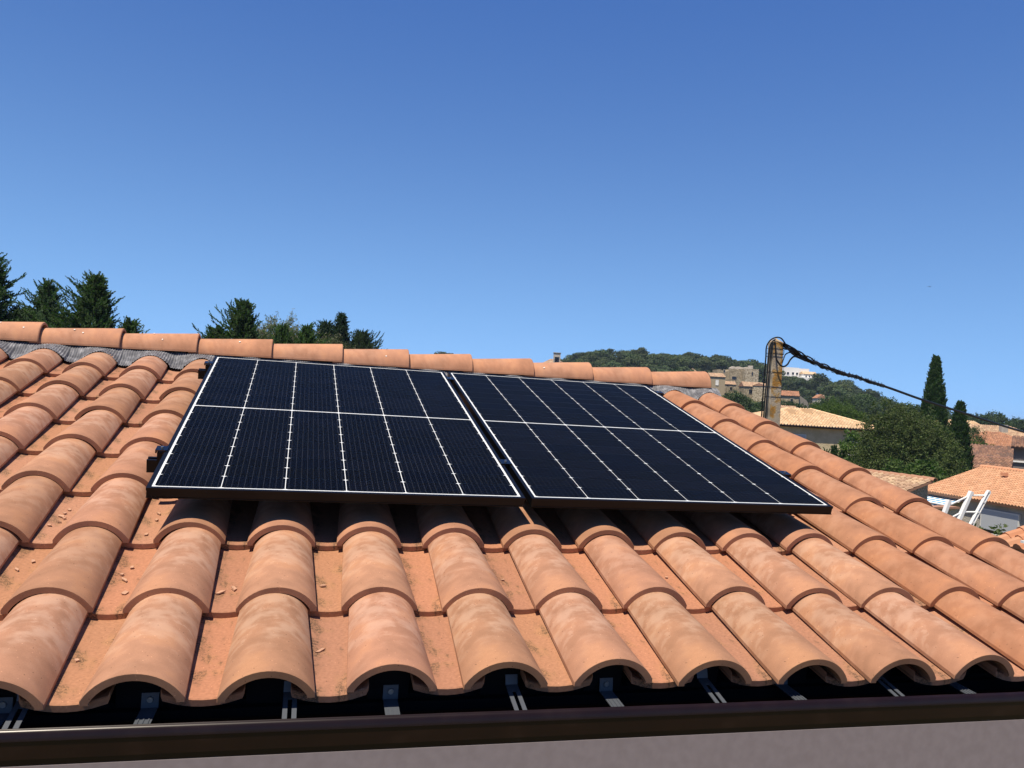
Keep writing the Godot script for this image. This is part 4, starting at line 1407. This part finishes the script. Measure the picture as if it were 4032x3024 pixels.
	var top := [[-1.9, 11.4], [-1.2, 11.2], [-0.4, 11.25], [0.5, 10.6], [1.1, 10.2], [1.7, 9.4]]
	for i in top.size() - 1:
		var p: Array = top[i]
		var q: Array = top[i + 1]
		quad(st, Vector3(p[0], 6, zt), Vector3(p[0], p[1], zt), Vector3(q[0], q[1], zt), Vector3(q[0], 6, zt))
		quad(st, Vector3(q[0], 6, -zt), Vector3(q[0], q[1], -zt), Vector3(p[0], p[1], -zt), Vector3(p[0], 6, -zt))
		quad(st, Vector3(p[0], p[1], zt), Vector3(p[0], p[1], -zt), Vector3(q[0], q[1], -zt), Vector3(q[0], q[1], zt))
	put("wall", done(st), mats.stone_grey, o)
	o = thing("small_white_house", "small white gabled house with red roof at the foot of the wood", "house", far(84.9, 220.0, 0), FACE + PI / 2)
	house_shell(o, 3.2, 2.4, 11.4, 12.4, 0.1, 0.0, mats.white_wall, red, 0.35, 0.45, 105, mats.roof_old)
	o = thing("small_cream_house", "low cream house with a chimney right of the small white gabled house", "house", far(87.4, 221.0, 0), FACE)
	house_shell(o, 3.0, 2.6, 10.9, 11.6, 0.1, 0.0, mats.cream_wall, [Color(0.62, 0.45, 0.3)], 0.35, 0.45, 107, mats.roof_sand)
	put("chimney", box_mesh(Vector3(0.3, 0.9, 0.3), Vector3(-1.0, 12.0, 0.2)), mats.cream_wall, o)

# ------------------------------------------------------------------ trees
func make_trees() -> void:
	var dk := Color(0.070, 0.112, 0.050)
	var g := "conifers standing behind the left end of the roof"
	var o := thing("conifer", "tall dark conifer cut off by the left edge, feathery branch to the right", "conifer", Vector3(-9.75, 0, -26.97), 0.0, g)
	conifer(o, 10.2, 5.4, 2.1, dk, 1, 110, Vector3.ZERO, 0.40, 0.35, 0.75)
	o = thing("conifer", "short loose conifer between the cut off tree and the thin pointed one", "conifer", Vector3(-8.75, 0, -27.4), 0.0, g)
	conifer(o, 8.35, 5.6, 1.5, dk, 2, 70)
	o = thing("conifer", "thin pointed conifer with a crooked tip, second of the left group", "conifer", Vector3(-7.72, 0, -26.5), 0.0, g)
	conifer(o, 9.3, 5.6, 1.55, Color(0.082, 0.128, 0.070), 3, 95, Vector3(-0.16, 0, 0), 0.34, 0.5, 0.85)
	o = thing("conifer", "broad wind-swept conifer whose branches sweep to the left", "conifer", Vector3(-5.62, 0, -23.92), 0.0, g)
	conifer(o, 9.32, 5.4, 1.85, Color(0.084, 0.130, 0.056), 4, 170, Vector3(-0.20, 0, 0), 0.34, 0.45, 0.85, Vector3(-0.6, 0, 0))
	o = thing("conifer", "low conifer tip just right of the wind-swept one", "conifer", Vector3(-4.83, 0, -23.66), 0.0, g)
	conifer(o, 8.02, 5.6, 0.95, Color(0.080, 0.122, 0.048), 5, 70, Vector3(0.1, 0, 0), 0.32)
	o = thing("conifer", "low conifer tip at the foot of the wind-swept one on its left", "conifer", Vector3(-6.9, 0, -24.6), 0.0, g)
	conifer(o, 8.0, 5.6, 1.0, dk, 6, 60, Vector3(0.0, 0, 0), 0.32)
	g = "trees behind the middle of the roof ridge"
	o = thing("conifer", "small bushy conifer tip left of the ragged pointed conifer behind the ridge", "conifer", Vector3(-2.87, 0, -29.35), 0.0, g)
	conifer(o, 8.34, 5.9, 1.25, Color(0.076, 0.128, 0.046), 7, 80, Vector3.ZERO, 0.36)
	o = thing("conifer", "ragged pointed conifer with long feathery branches swept left, behind the panels", "conifer", Vector3(-1.72, 0, -29.07), 0.0, g)
	conifer(o, 9.42, 5.7, 1.75, Color(0.080, 0.126, 0.054), 8, 115, Vector3(-0.22, 0, 0), 0.38, 0.5, 0.8, Vector3(-0.5, 0, 0))
	o = thing("conifer", "green pointed conifer in front of the bare grey tree, left of the two", "conifer", Vector3(-0.62, 0, -32.9), 0.0, g)
	conifer(o, 8.86, 6.2, 1.25, Color(0.088, 0.140, 0.050), 9, 80, Vector3.ZERO, 0.36, 0.8)
	o = thing("conifer", "green pointed conifer in front of the bare grey tree, right of the two", "conifer", Vector3(0.36, 0, -32.65), 0.0, g)
	conifer(o, 8.92, 6.2, 1.25, Color(0.088, 0.140, 0.050), 10, 80, Vector3(0.05, 0, 0), 0.36, 0.8)
	o = thing("spruce", "narrow dark spruce with upturned tiers, tallest behind the ridge", "spruce", Vector3(2.45, 0, -48.6), 0.0, g)
	conifer(o, 11.1, 6.6, 1.6, Color(0.044, 0.074, 0.042), 11, 100, Vector3.ZERO, 0.40, 0.12, 0.85)
	o = thing("spruce", "dark blunt conifer left of the narrow spruce", "spruce", Vector3(1.52, 0, -48.8), 0.0, g)
	conifer(o, 10.5, 6.6, 1.8, Color(0.044, 0.074, 0.042), 12, 90, Vector3.ZERO, 0.42, 0.4, 0.6)
	o = thing("conifer", "dense dark conifer at the right end of the tree group behind the ridge", "conifer", Vector3(3.75, 0, -48.3), 0.0, g)
	conifer(o, 9.98, 6.6, 2.0, Color(0.050, 0.080, 0.040), 13, 110, Vector3.ZERO, 0.42, 0.5, 0.55)
	o = thing("conifer", "tiny conifer tip alone right of the dense dark conifer", "conifer", Vector3(4.9, 0, -48.1), 0.0, g)
	conifer(o, 8.9, 6.8, 0.8, Color(0.050, 0.080, 0.040), 14, 40, Vector3.ZERO, 0.36)
	# thin grey tree with sparse leaves
	o = thing("bare_tree", "thin half bare grey tree with fine twigs behind the two green conifers", "tree", Vector3(-0.6, 0, -39.1), 0.0, g)
	var rr := RandomNumberGenerator.new()
	rr.seed = 15
	trunk(o, 6.5, 0.2, Vector3.ZERO, mats.twig)
	var xfs: Array = []
	var cols: Array = []
	var st := new_st()
	for i in 130:
		var d := Vector3(rr.randfn(), absf(rr.randfn()) * 0.9 + 0.1, rr.randfn()).normalized()
		var top := Vector3(0, 7.1, 0) + Vector3(d.x * 2.15, d.y * 2.75, d.z * 1.9) * rr.randf_range(0.72, 1.0)
		var mid := Vector3(top.x * 0.55, lerpf(6.3, top.y, 0.5), top.z * 0.55) + Vector3(rr.randfn(), rr.randfn(), rr.randfn()) * 0.14
		var p3 := mid.lerp(top, 0.5) + Vector3(rr.randfn(), rr.randfn(), rr.randfn()) * 0.12
		tube(st, [Vector3(0, 6.0, 0), mid, p3, top], 0.024, 0.007, 4)
		for j in 11:
			var q := mid.lerp(top, 0.15 + 0.85 * rr.randf())
			var e := q + (d * 0.5 + Vector3(rr.randfn(), rr.randfn() * 0.7 + 0.3, rr.randfn()) * 0.6) * rr.randf_range(0.25, 0.5)
			var m2 := q.lerp(e, 0.5) + Vector3(rr.randfn(), rr.randfn(), rr.randfn()) * 0.05
			tube(st, [q, m2, e], 0.012, 0.006, 3)
			for k in 7:
				xfs.append(Transform3D(orient(Vector3(rr.randfn(), rr.randfn(), rr.randfn()), rr.randf() * TAU).scaled(Vector3.ONE * rr.randf_range(0.5, 0.95)), q.lerp(e, rr.randf()) + Vector3(rr.randfn(), rr.randfn(), rr.randfn()) * 0.05))
				cols.append(vary(Color(0.20, 0.205, 0.13), 0.35, rr))
	put("branches", done(st), mats.twig, o).set_meta("kind", "stuff")
	multi(o, "crown", mats.sparse, mats.leaf, xfs, cols)
	o = thing("olive_bush", "grey olive coloured bush behind the ridge between the bare tree and the spruce", "bush", Vector3(1.75, 0, -43.6), 0.0, g)
	leafy(o, [[Vector3(0, 7.6, 0), Vector3(1.3, 1.5, 1.2)], [Vector3(1.1, 7.0, 0), Vector3(1.2, 1.4, 1.0)]], Color(0.105, 0.105, 0.058), 16, 38.0, mats.leafs, 0.8, 6.5, 0.12)
	# right side
	g = "trees and shrubs between the houses on the right"
	o = thing("broadleaf_tree", "big rounded broadleaf tree with dense glossy leaves right of the cream house", "tree", far(23.2, 47.2, 0), 0.0, g)
	leafy(o, [[Vector3(0.1, 3.4, 0), Vector3(2.85, 2.9, 2.6)], [Vector3(-0.3, 5.0, 0), Vector3(2.0, 2.25, 2.0)], [Vector3(-1.7, 2.6, 0.5), Vector3(1.3, 2.2, 1.5)], [Vector3(1.95, 3.8, 0.2), Vector3(1.5, 2.5, 1.6)], [Vector3(1.1, 5.1, -0.2), Vector3(1.45, 1.65, 1.45)]], Color(0.080, 0.108, 0.034), 21, 44.0, mats.leafs, 0.82, 4.0, 0.22)
	o = thing("leafy_shrub", "light green shrub with long drooping leaves at the foot of the big broadleaf tree", "shrub", far(22.1, 43.2, 0), 0.0, g)
	leafy(o, [[Vector3(-0.75, 2.85, 0), Vector3(1.15, 1.2, 0.8)], [Vector3(0.5, 2.95, 0.1), Vector3(1.1, 1.15, 0.8)], [Vector3(1.3, 2.6, 0), Vector3(0.8, 1.1, 0.7)], [Vector3(0.1, 1.8, 0), Vector3(2.0, 1.5, 1.0)]], Color(0.062, 0.105, 0.024), 22, 46.0, mats.leafl, 0.95, 2.6, 0.08)
	o = thing("plane_shrub", "young light green shrub against the cream house wall", "shrub", far(22.1, 51.5, 0), 0.0, g)
	leafy(o, [[Vector3(0.1, 3.7, 0), Vector3(0.85, 1.6, 0.8)], [Vector3(-0.4, 2.7, 0), Vector3(0.9, 1.2, 0.8)]], Color(0.070, 0.12, 0.028), 23, 34.0, mats.leafl, 0.9, 3.2, 0.06)
	o = thing("cypress", "small upright cypress shoots in front of the cream house wall", "cypress", far(20.6, 50.5, 0), 0.0, g)
	column_tree(o, 4.35, 1.0, 0.55, Color(0.045, 0.085, 0.03), 24, 300, 0.4)
	o = thing("cypress", "small thin cypress shoot at the left end of the cream house wall", "cypress", far(19.9, 50.0, 0), 0.0, g)
	column_tree(o, 4.15, 1.0, 0.3, Color(0.055, 0.095, 0.035), 25, 160, 0.35)
	o = thing("cypress", "tall pointed Italian cypress rising above the big broadleaf tree into the sky", "cypress", far(29.15, 55.0, 0), 0.0, g)
	column_tree(o, 10.8, 1.0, 1.5, Color(0.052, 0.094, 0.034), 26, 5200, 0.36)
	o = thing("cypress", "shorter blunt cypress right of the tall pointed one", "cypress", far(28.15, 50.0, 0), 0.0, g)
	column_tree(o, 7.6, 0.8, 1.2, Color(0.046, 0.084, 0.030), 27, 3000, 0.36)
	o = thing("stone_pine", "bright green umbrella pine with a flat domed crown behind the cream house", "pine tree", far(30.75, 76.0, 0), 0.0, g)
	leafy(o, [[Vector3(0, 5.65, 0), Vector3(3.1, 1.85, 2.6)], [Vector3(-1.6, 5.4, 0), Vector3(1.5, 1.3, 1.6)], [Vector3(1.8, 5.2, 0), Vector3(1.4, 1.35, 1.5)]], Color(0.074, 0.130, 0.022), 28, 38.0, mats.needle, 1.0, 5.0, 0.25)
	o = thing("blue_spruce", "hazy blue grey tree between the umbrella pine and the big broadleaf tree", "tree", far(37.6, 82.0, 0), 0.0, g)
	conifer(o, 7.6, 2.0, 2.0, Color(0.10, 0.14, 0.12), 29, 90, Vector3.ZERO, 0.7)
	o = thing("round_shrub", "rounded grey green shrub between the slim cypress and the red roofs", "shrub", far(43.9, 76.0, 0), 0.0, g)
	leafy(o, [[Vector3(0, 4.6, 0), Vector3(1.15, 1.5, 1.1)], [Vector3(-0.4, 3.6, 0), Vector3(1.1, 1.2, 1.0)]], Color(0.060, 0.088, 0.035), 30, 26.0, mats.leafs, 0.9, 4.0, 0.1)
	o = thing("yellow_bush", "small yellow green bush in front of the red hipped roof", "bush", far(41.5, 70.5, 0), 0.0, g)
	leafy(o, [[Vector3(0, 4.45, 0), Vector3(0.55, 0.45, 0.5)], [Vector3(0.0, 3.3, 0), Vector3(0.8, 0.8, 0.7)]], Color(0.14, 0.17, 0.03), 31, 26.0, mats.leafs, 0.8, 3.6, 0.06)
	o = thing("green_hedge", "uneven green hedge in front of the red hipped roof", "hedge", far(42.3, 73.0, 0), 0.0, g)
	leafy(o, [[Vector3(-0.6, 4.3, 0), Vector3(1.0, 0.6, 0.6)], [Vector3(0.7, 4.3, 0), Vector3(1.1, 0.85, 0.6)], [Vector3(1.9, 4.2, 0), Vector3(0.9, 0.55, 0.6)], [Vector3(0.5, 3.0, 0), Vector3(2.2, 1.2, 0.6)]], Color(0.060, 0.11, 0.026), 32, 24.0, mats.leafs, 0.8, 3.6, 0.08)
	o = thing("window_shrub", "thin airy shrub with yellowish leaves under the roller shutter window", "shrub", far(13.25, 22.5, 0), 0.0, g)
	leafy(o, [[Vector3(0, 2.85, 0), Vector3(0.65, 0.55, 0.5)], [Vector3(0.7, 2.75, 0), Vector3(0.5, 0.75, 0.5)]], Color(0.10, 0.14, 0.045), 33, 16.0, mats.leafl, 0.7, 2.4, 0.04)
	o = thing("green_hedge", "dark clipped hedge below the house with the roller shutter", "hedge", far(13.4, 25.0, 0), 0.0, g)
	leafy(o, [[Vector3(-0.8, 1.6, 0), Vector3(1.3, 0.9, 0.5)], [Vector3(1.0, 1.6, 0), Vector3(1.3, 0.9, 0.5)]], Color(0.035, 0.06, 0.02), 34, 24.0, mats.leafs, 0.8, 1.2, 0.05)
	# mid-distance trees under the castle and below the wood
	g = "trees between the village and the roofs"
	var mid := [[33.6, 120.0, 7.2, 2.3, "dark green tree that hides the foot of the castle, left of the pole"], [36.8, 121.0, 5.8, 2.2, "dark tree against the rubble gable just left of the pole"], [33.0, 105.0, 5.6, 2.2, "low dark tree behind the tile roof, left of the pole"], [39.6, 118.0, 5.6, 2.0, "tree directly behind the concrete pole's left side"], [46.5, 132.0, 6.6, 2.4, "rounded dark tree just right of the concrete pole"], [50.0, 138.0, 5.6, 2.6, "low tree mass below the pink roofed stone house"], [55.0, 140.0, 6.4, 2.6, "dark tree under the broken rubble wall"], [60.0, 150.0, 7.6, 3.0, "tree at the foot of the wood above the umbrella pine"], [66.0, 158.0, 8.2, 3.0, "tree at the foot of the wood below the small white house"], [73.0, 165.0, 8.6, 3.2, "tree at the foot of the wood over the umbrella pine's right side"], [80.0, 170.0, 8.0, 3.2, "tree where the wood runs out behind the big broadleaf tree"], [87.0, 172.0, 7.6, 3.0, "last tree of the wood left of the tall cypress"], [94.0, 175.0, 7.6, 3.0, "tree behind the tall cypress"]]
	var k := 0
	for m in mid:
		o = thing("round_tree", m[4], "tree", far(m[0], m[1], 0), k * 1.1, g)
		leafy(o, [[Vector3(0, m[2] - m[3] * 0.2, 0), Vector3(m[3], m[3] * 0.95, m[3])], [Vector3(-m[3] * 0.6, m[2] - m[3] * 0.9, m[3] * 0.3), Vector3(m[3] * 0.9, m[3] * 0.8, m[3] * 0.8)], [Vector3(m[3] * 0.6, m[2] - m[3] * 1.0, 0), Vector3(m[3] * 0.9, m[3] * 0.8, m[3] * 0.8)]], Color(0.056, 0.090, 0.032), 40 + k, 11.0, mats.leafb, 1.0, m[2] - m[3], 0.2)
		k += 1
	g = "far line of trees on the right"
	for i in 15:
		var a := 88.0 + i * 1.75
		o = thing("far_tree", ORDER[i] + " dark green tree from the left in the far line along the right horizon", "tree", far(a, 168.0 + (i * 7 % 5) * 3.0, 0), i * 0.9, g)
		var r := 2.0 + 0.5 * sin(i * 2.3)
		var top := 7.2 + 0.6 * sin(i * 1.7) + (0.4 if i > 10 else 0.0)
		leafy(o, [[Vector3(0, top - r * 0.4, 0), Vector3(r, r, r)], [Vector3(0.5, top - r * 1.5, 0), Vector3(r * 1.2, r * 1.1, r)]], Color(0.050, 0.082, 0.030), 70 + i, 9.0, mats.leafb, 1.0, top - r, 0.2)
	for i in 9:
		var a := 64.0 + i * 1.5
		o = thing("near_tree", ORDER[i] + " rounded tree from the left in the row close behind the red roofs", "tree", far(a, 112.0 + (i * 5 % 4) * 3.0, 0), i * 0.7, "trees close behind the red roofs")
		var r := 1.5 + 0.35 * sin(i * 1.9)
		var top := 5.3 + 0.5 * sin(i * 2.7)
		leafy(o, [[Vector3(0, top - r * 0.3, 0), Vector3(r * 1.1, r, r)], [Vector3(0.3, top - r * 1.3, 0), Vector3(r * 1.2, r, r)]], Color(0.046, 0.082, 0.026), 90 + i, 11.0, mats.leafb, 0.9, top - r, 0.15)

# ------------------------------------------------------------------ materials
func make_materials() -> void:
	var cov := [cover_texture(11, 1.0), cover_texture(29, 0.85), cover_texture(47, 1.0), cover_texture(63, 0.6)]
	var clean := [cover_texture(81, 0.45, 0.985), cover_texture(97, 0.4, 0.985)]
	var ridge_tex := [cover_texture(113, 0.30, 1.08), cover_texture(131, 0.35, 1.08)]
	mats.cover = []
	mats.cover_clean = []
	mats.pan = []
	mats.ridge = []
	for i in 12:
		var m := StandardMaterial3D.new()
		m.albedo_texture = cov[i % 4]
		var k: float = [1.0, 0.97, 1.02][i % 3]
		m.albedo_color = Color(k, k * [1.0, 0.992, 1.006][(i / 2) % 3], k * [1.0, 0.985, 1.0][i % 3])
		m.uv1_scale = Vector3(1 if i < 6 else -1, 1, 1)
		m.roughness = 0.88
		m.metallic_specular = 0.25
		mats.cover.append(m)
	for i in 4:
		var m: StandardMaterial3D = mats.cover[i].duplicate()
		m.albedo_texture = clean[i % 2]
		m.albedo_color = [Color(1.0, 0.97, 0.95), Color(0.99, 0.95, 0.91), Color(1.0, 0.98, 0.96), Color(0.97, 0.95, 0.93)][i]
		m.uv1_scale = Vector3(1 if i < 2 else -1, 1, 1)
		mats.cover_clean.append(m)
		m = m.duplicate()
		m.albedo_texture = ridge_tex[i % 2]
		m.albedo_color = [Color(1.0, 0.99, 0.98), Color(0.99, 0.97, 0.95), Color(1.0, 1.0, 1.0), Color(0.98, 0.97, 0.97)][i]
		mats.ridge.append(m)
	var pans := [pan_texture(3), pan_texture(17), pan_texture(33)]
	for i in 6:
		var m := StandardMaterial3D.new()
		m.albedo_texture = pans[i % 3]
		m.albedo_color = [Color(1, 1, 1), Color(0.95, 0.93, 0.92), Color(1.02, 0.98, 0.95), Color(0.98, 0.97, 0.93), Color(1.0, 0.96, 0.93), Color(0.94, 0.93, 0.93)][i]
		m.roughness = 0.92
		m.metallic_specular = 0.2
		mats.pan.append(m)
	mats.chip = mat(Color(0.70, 0.545, 0.44), 0.9)
	mats.underlay = mat(Color(0.085, 0.088, 0.10), 0.85, 0.0, 0.2)
	mats.stucco = tri_mat(noise_tex(9, 0.05, ramp([Color(0.510, 0.472, 0.470), Color(0.535, 0.497, 0.495)], [0.2, 0.8]), 256), 2.0, 0.95)
	var dusty := noise_tex(13, 0.02, ramp([Color(0.090, 0.048, 0.040), Color(0.105, 0.058, 0.047), Color(0.140, 0.095, 0.080)], [0.2, 0.6, 0.9]), 256)
	mats.gutter = tri_mat(dusty, 1.3, 0.30)
	mats.gutter.metallic_specular = 0.4
	mats.zinc = mat(Color(0.33, 0.35, 0.38), 0.5, 0.3)
	mats.steel = mat(Color(0.62, 0.64, 0.66), 0.35, 0.9)
	mats.dark_steel = mat(Color(0.16, 0.15, 0.14), 0.6, 0.4)
	mats.lead = tri_mat(noise_tex(15, 0.03, ramp([Color(0.33, 0.335, 0.35), Color(0.43, 0.435, 0.45), Color(0.64, 0.64, 0.65)], [0.3, 0.6, 0.88]), 256), 3.0, 0.48)
	mats.white_matt = mat(Color(0.90, 0.89, 0.86), 0.85)
	mats.black_alu = mat(Color(0.030, 0.030, 0.034), 0.42, 0.0, 0.35)
	mats.black_gloss = mat(Color(0.03, 0.03, 0.034), 0.18, 0.0, 0.6)
	mats.white_sheet = mat(Color(0.84, 0.86, 0.87), 0.7, 0.0, 0.2)
	mats.glass = mat(Color(0.02, 0.02, 0.03, 0.02), 0.05, 0.0, 0.075)
	mats.glass.transparency = BaseMaterial3D.TRANSPARENCY_ALPHA
	var ct := cell_texture()
	mats.cells = []
	for i in 4:
		var m := mat([Color(1, 1, 1), Color(0.93, 0.95, 1.0), Color(1.04, 1.04, 1.06), Color(0.97, 0.97, 0.95)][i], 0.35, 0.0, 0.08)
		m.albedo_texture = ct
		mats.cells.append(m)
	var con := noise_tex(21, 0.012, ramp([Color(0.62, 0.58, 0.51), Color(0.66, 0.61, 0.53), Color(0.64, 0.54, 0.38), Color(0.63, 0.45, 0.20), Color(0.52, 0.43, 0.28)], [0.32, 0.48, 0.57, 0.70, 0.92]), 512)
	var con2 := noise_tex(22, 0.012, ramp([Color(0.47, 0.44, 0.39), Color(0.60, 0.565, 0.50), Color(0.66, 0.62, 0.55)], [0.2, 0.5, 0.85]), 256)
	mats.concrete = tri_mat(con2, 1.1, 0.95, bump_tex(25, 0.2), 0.15)
	mats.lichen = tri_mat(con, 0.55, 0.95, bump_tex(23, 0.2), 0.15)
	mats.cable = mat(Color(0.05, 0.052, 0.058), 0.55, 0.0, 0.4)
	mats.white_paint = mat(Color(0.88, 0.88, 0.87), 0.45)
	mats.vc = vc_mat()
	mats.roof_orange = mat(Color(0.78, 0.56, 0.42), 0.9)
	mats.roof_brown = mat(Color(0.50, 0.37, 0.31), 0.9)
	mats.roof_old = mat(Color(0.62, 0.46, 0.36), 0.9)
	mats.roof_sand = mat(Color(0.84, 0.71, 0.55), 0.9)
	mats.shutter = mat(Color(0.66, 0.68, 0.70), 0.6)
	mats.white_frame = mat(Color(0.80, 0.80, 0.78), 0.6)
	mats.dark_glass = mat(Color(0.10, 0.105, 0.115), 0.15, 0.0, 0.5)
	mats.awning_blue = mat(Color(0.30, 0.58, 0.74), 0.85)
	var wall_bump := bump_tex(31, 0.12)
	mats.grey_wall = tri_mat(noise_tex(33, 0.012, ramp([Color(0.62, 0.60, 0.56), Color(0.68, 0.66, 0.62)], [0.3, 0.7]), 256), 0.4, 0.95, wall_bump, 0.3)
	mats.white_wall = tri_mat(noise_tex(35, 0.012, ramp([Color(0.76, 0.74, 0.68), Color(0.84, 0.82, 0.77)], [0.3, 0.7]), 256), 0.4, 0.95)
	mats.bright_wall = mat(Color(0.90, 0.89, 0.87), 0.9)
	mats.shade_wall = mat(Color(0.44, 0.42, 0.41), 0.95)
	mats.cream_wall = tri_mat(noise_tex(37, 0.015, ramp([Color(0.70, 0.645, 0.52), Color(0.76, 0.705, 0.58)], [0.3, 0.7]), 256), 0.3, 0.95, wall_bump, 0.3)
	mats.beige_wall = mat(Color(0.64, 0.58, 0.47), 0.95)
	mats.rough_wall = tri_mat(noise_tex(39, 0.06, ramp([Color(0.55, 0.50, 0.41), Color(0.72, 0.67, 0.57)], [0.25, 0.75]), 256), 0.8, 0.95, wall_bump, 0.8)
	mats.stone = tri_mat(noise_tex(41, 0.05, ramp([Color(0.46, 0.42, 0.34), Color(0.62, 0.57, 0.47), Color(0.70, 0.65, 0.55)], [0.2, 0.55, 0.85]), 256), 0.10, 0.95)
	mats.stone_pale = tri_mat(noise_tex(43, 0.06, ramp([Color(0.46, 0.41, 0.33), Color(0.69, 0.64, 0.54), Color(0.78, 0.74, 0.65)], [0.2, 0.5, 0.85]), 256), 0.10, 0.95)
	mats.stone_white = tri_mat(noise_tex(45, 0.05, ramp([Color(0.62, 0.58, 0.52), Color(0.80, 0.77, 0.72)], [0.25, 0.7]), 256), 0.3, 0.95)
	mats.stone_grey = tri_mat(noise_tex(48, 0.07, ramp([Color(0.42, 0.40, 0.36), Color(0.63, 0.60, 0.55)], [0.25, 0.75]), 256), 0.4, 0.95)
	mats.soil = tri_mat(noise_tex(51, 0.02, ramp([Color(0.30, 0.29, 0.17), Color(0.43, 0.39, 0.26), Color(0.52, 0.46, 0.33)], [0.25, 0.55, 0.85]), 256), 0.06, 1.0)
	mats.scrub = tri_mat(noise_tex(53, 0.03, ramp([Color(0.19, 0.22, 0.11), Color(0.30, 0.30, 0.18), Color(0.46, 0.41, 0.30)], [0.3, 0.6, 0.9]), 256), 0.08, 1.0)
	mats.bark = mat(Color(0.27, 0.22, 0.17), 0.95)
	mats.twig = mat(Color(0.42, 0.39, 0.33), 0.95)
	mats.leaf = leaf_mat()
	mats.spray = spray_mesh(22, 1.0, 0.075, 0.40, 3)
	mats.leafs = leaf_cluster(12, 0.24, 0.15, 4, 0.55)
	mats.leafl = leaf_cluster(9, 0.24, 0.26, 5, 0.36)
	mats.leafb = leaf_cluster(14, 0.42, 0.30, 6, 0.6)
	mats.needle = leaf_cluster(16, 0.26, 0.30, 7, 0.14)
	mats.sparse = leaf_cluster(4, 0.14, 0.10, 8, 0.5)

func _ready() -> void:
	var cam := Camera3D.new()
	cam.name = "camera"
	cam.transform = Transform3D(Basis(Vector3(0.9657, 0.06, 0.2525), Vector3(-0.0626, 0.998, 0.0023), Vector3(-0.2518, -0.018, 0.9676)).orthonormalized(), CAM)
	cam.fov = 51.444
	cam.near = 0.05
	cam.far = 4000.0
	add_child(cam)
	cam.make_current()
	var env := Environment.new()
	env.background_mode = Environment.BG_SKY
	var sky := Sky.new()
	var sm := ProceduralSkyMaterial.new()
	sm.sky_top_color = lin(0.031, 0.094, 0.320)
	sm.sky_horizon_color = lin(0.245, 0.485, 0.840)
	sm.sky_curve = 0.15
	sm.ground_bottom_color = lin(0.10, 0.09, 0.07)
	sm.ground_horizon_color = lin(0.25, 0.24, 0.20)
	sm.sun_angle_max = 1.0
	sky.sky_material = sm
	env.sky = sky
	env.tonemap_mode = Environment.TONE_MAPPER_LINEAR
	env.tonemap_exposure = 1.36
	env.fog_enabled = true
	env.fog_density = 0.00022
	env.fog_light_color = Color(0.80, 0.88, 1.0)
	env.sdfgi_enabled = true
	env.ssao_enabled = true
	env.ssil_enabled = true
	var we := WorldEnvironment.new()
	we.name = "world_environment"
	we.environment = env
	add_child(we)
	var sun := DirectionalLight3D.new()
	sun.name = "sun"
	sun.light_color = Color(1.0, 0.95, 0.87)
	sun.light_energy = 1.6
	sun.light_angular_distance = 0.5
	sun.shadow_enabled = true
	sun.look_at_from_position(Vector3.ZERO, -Vector3(-0.313, 0.9107, 0.2695), Vector3.BACK)
	add_child(sun)
	make_materials()
	make_land()
	make_house()
	make_panels()
	make_pole()
	make_cables()
	make_guard()
	make_buildings()
	make_trees()
	make_forest()
	make_bird()
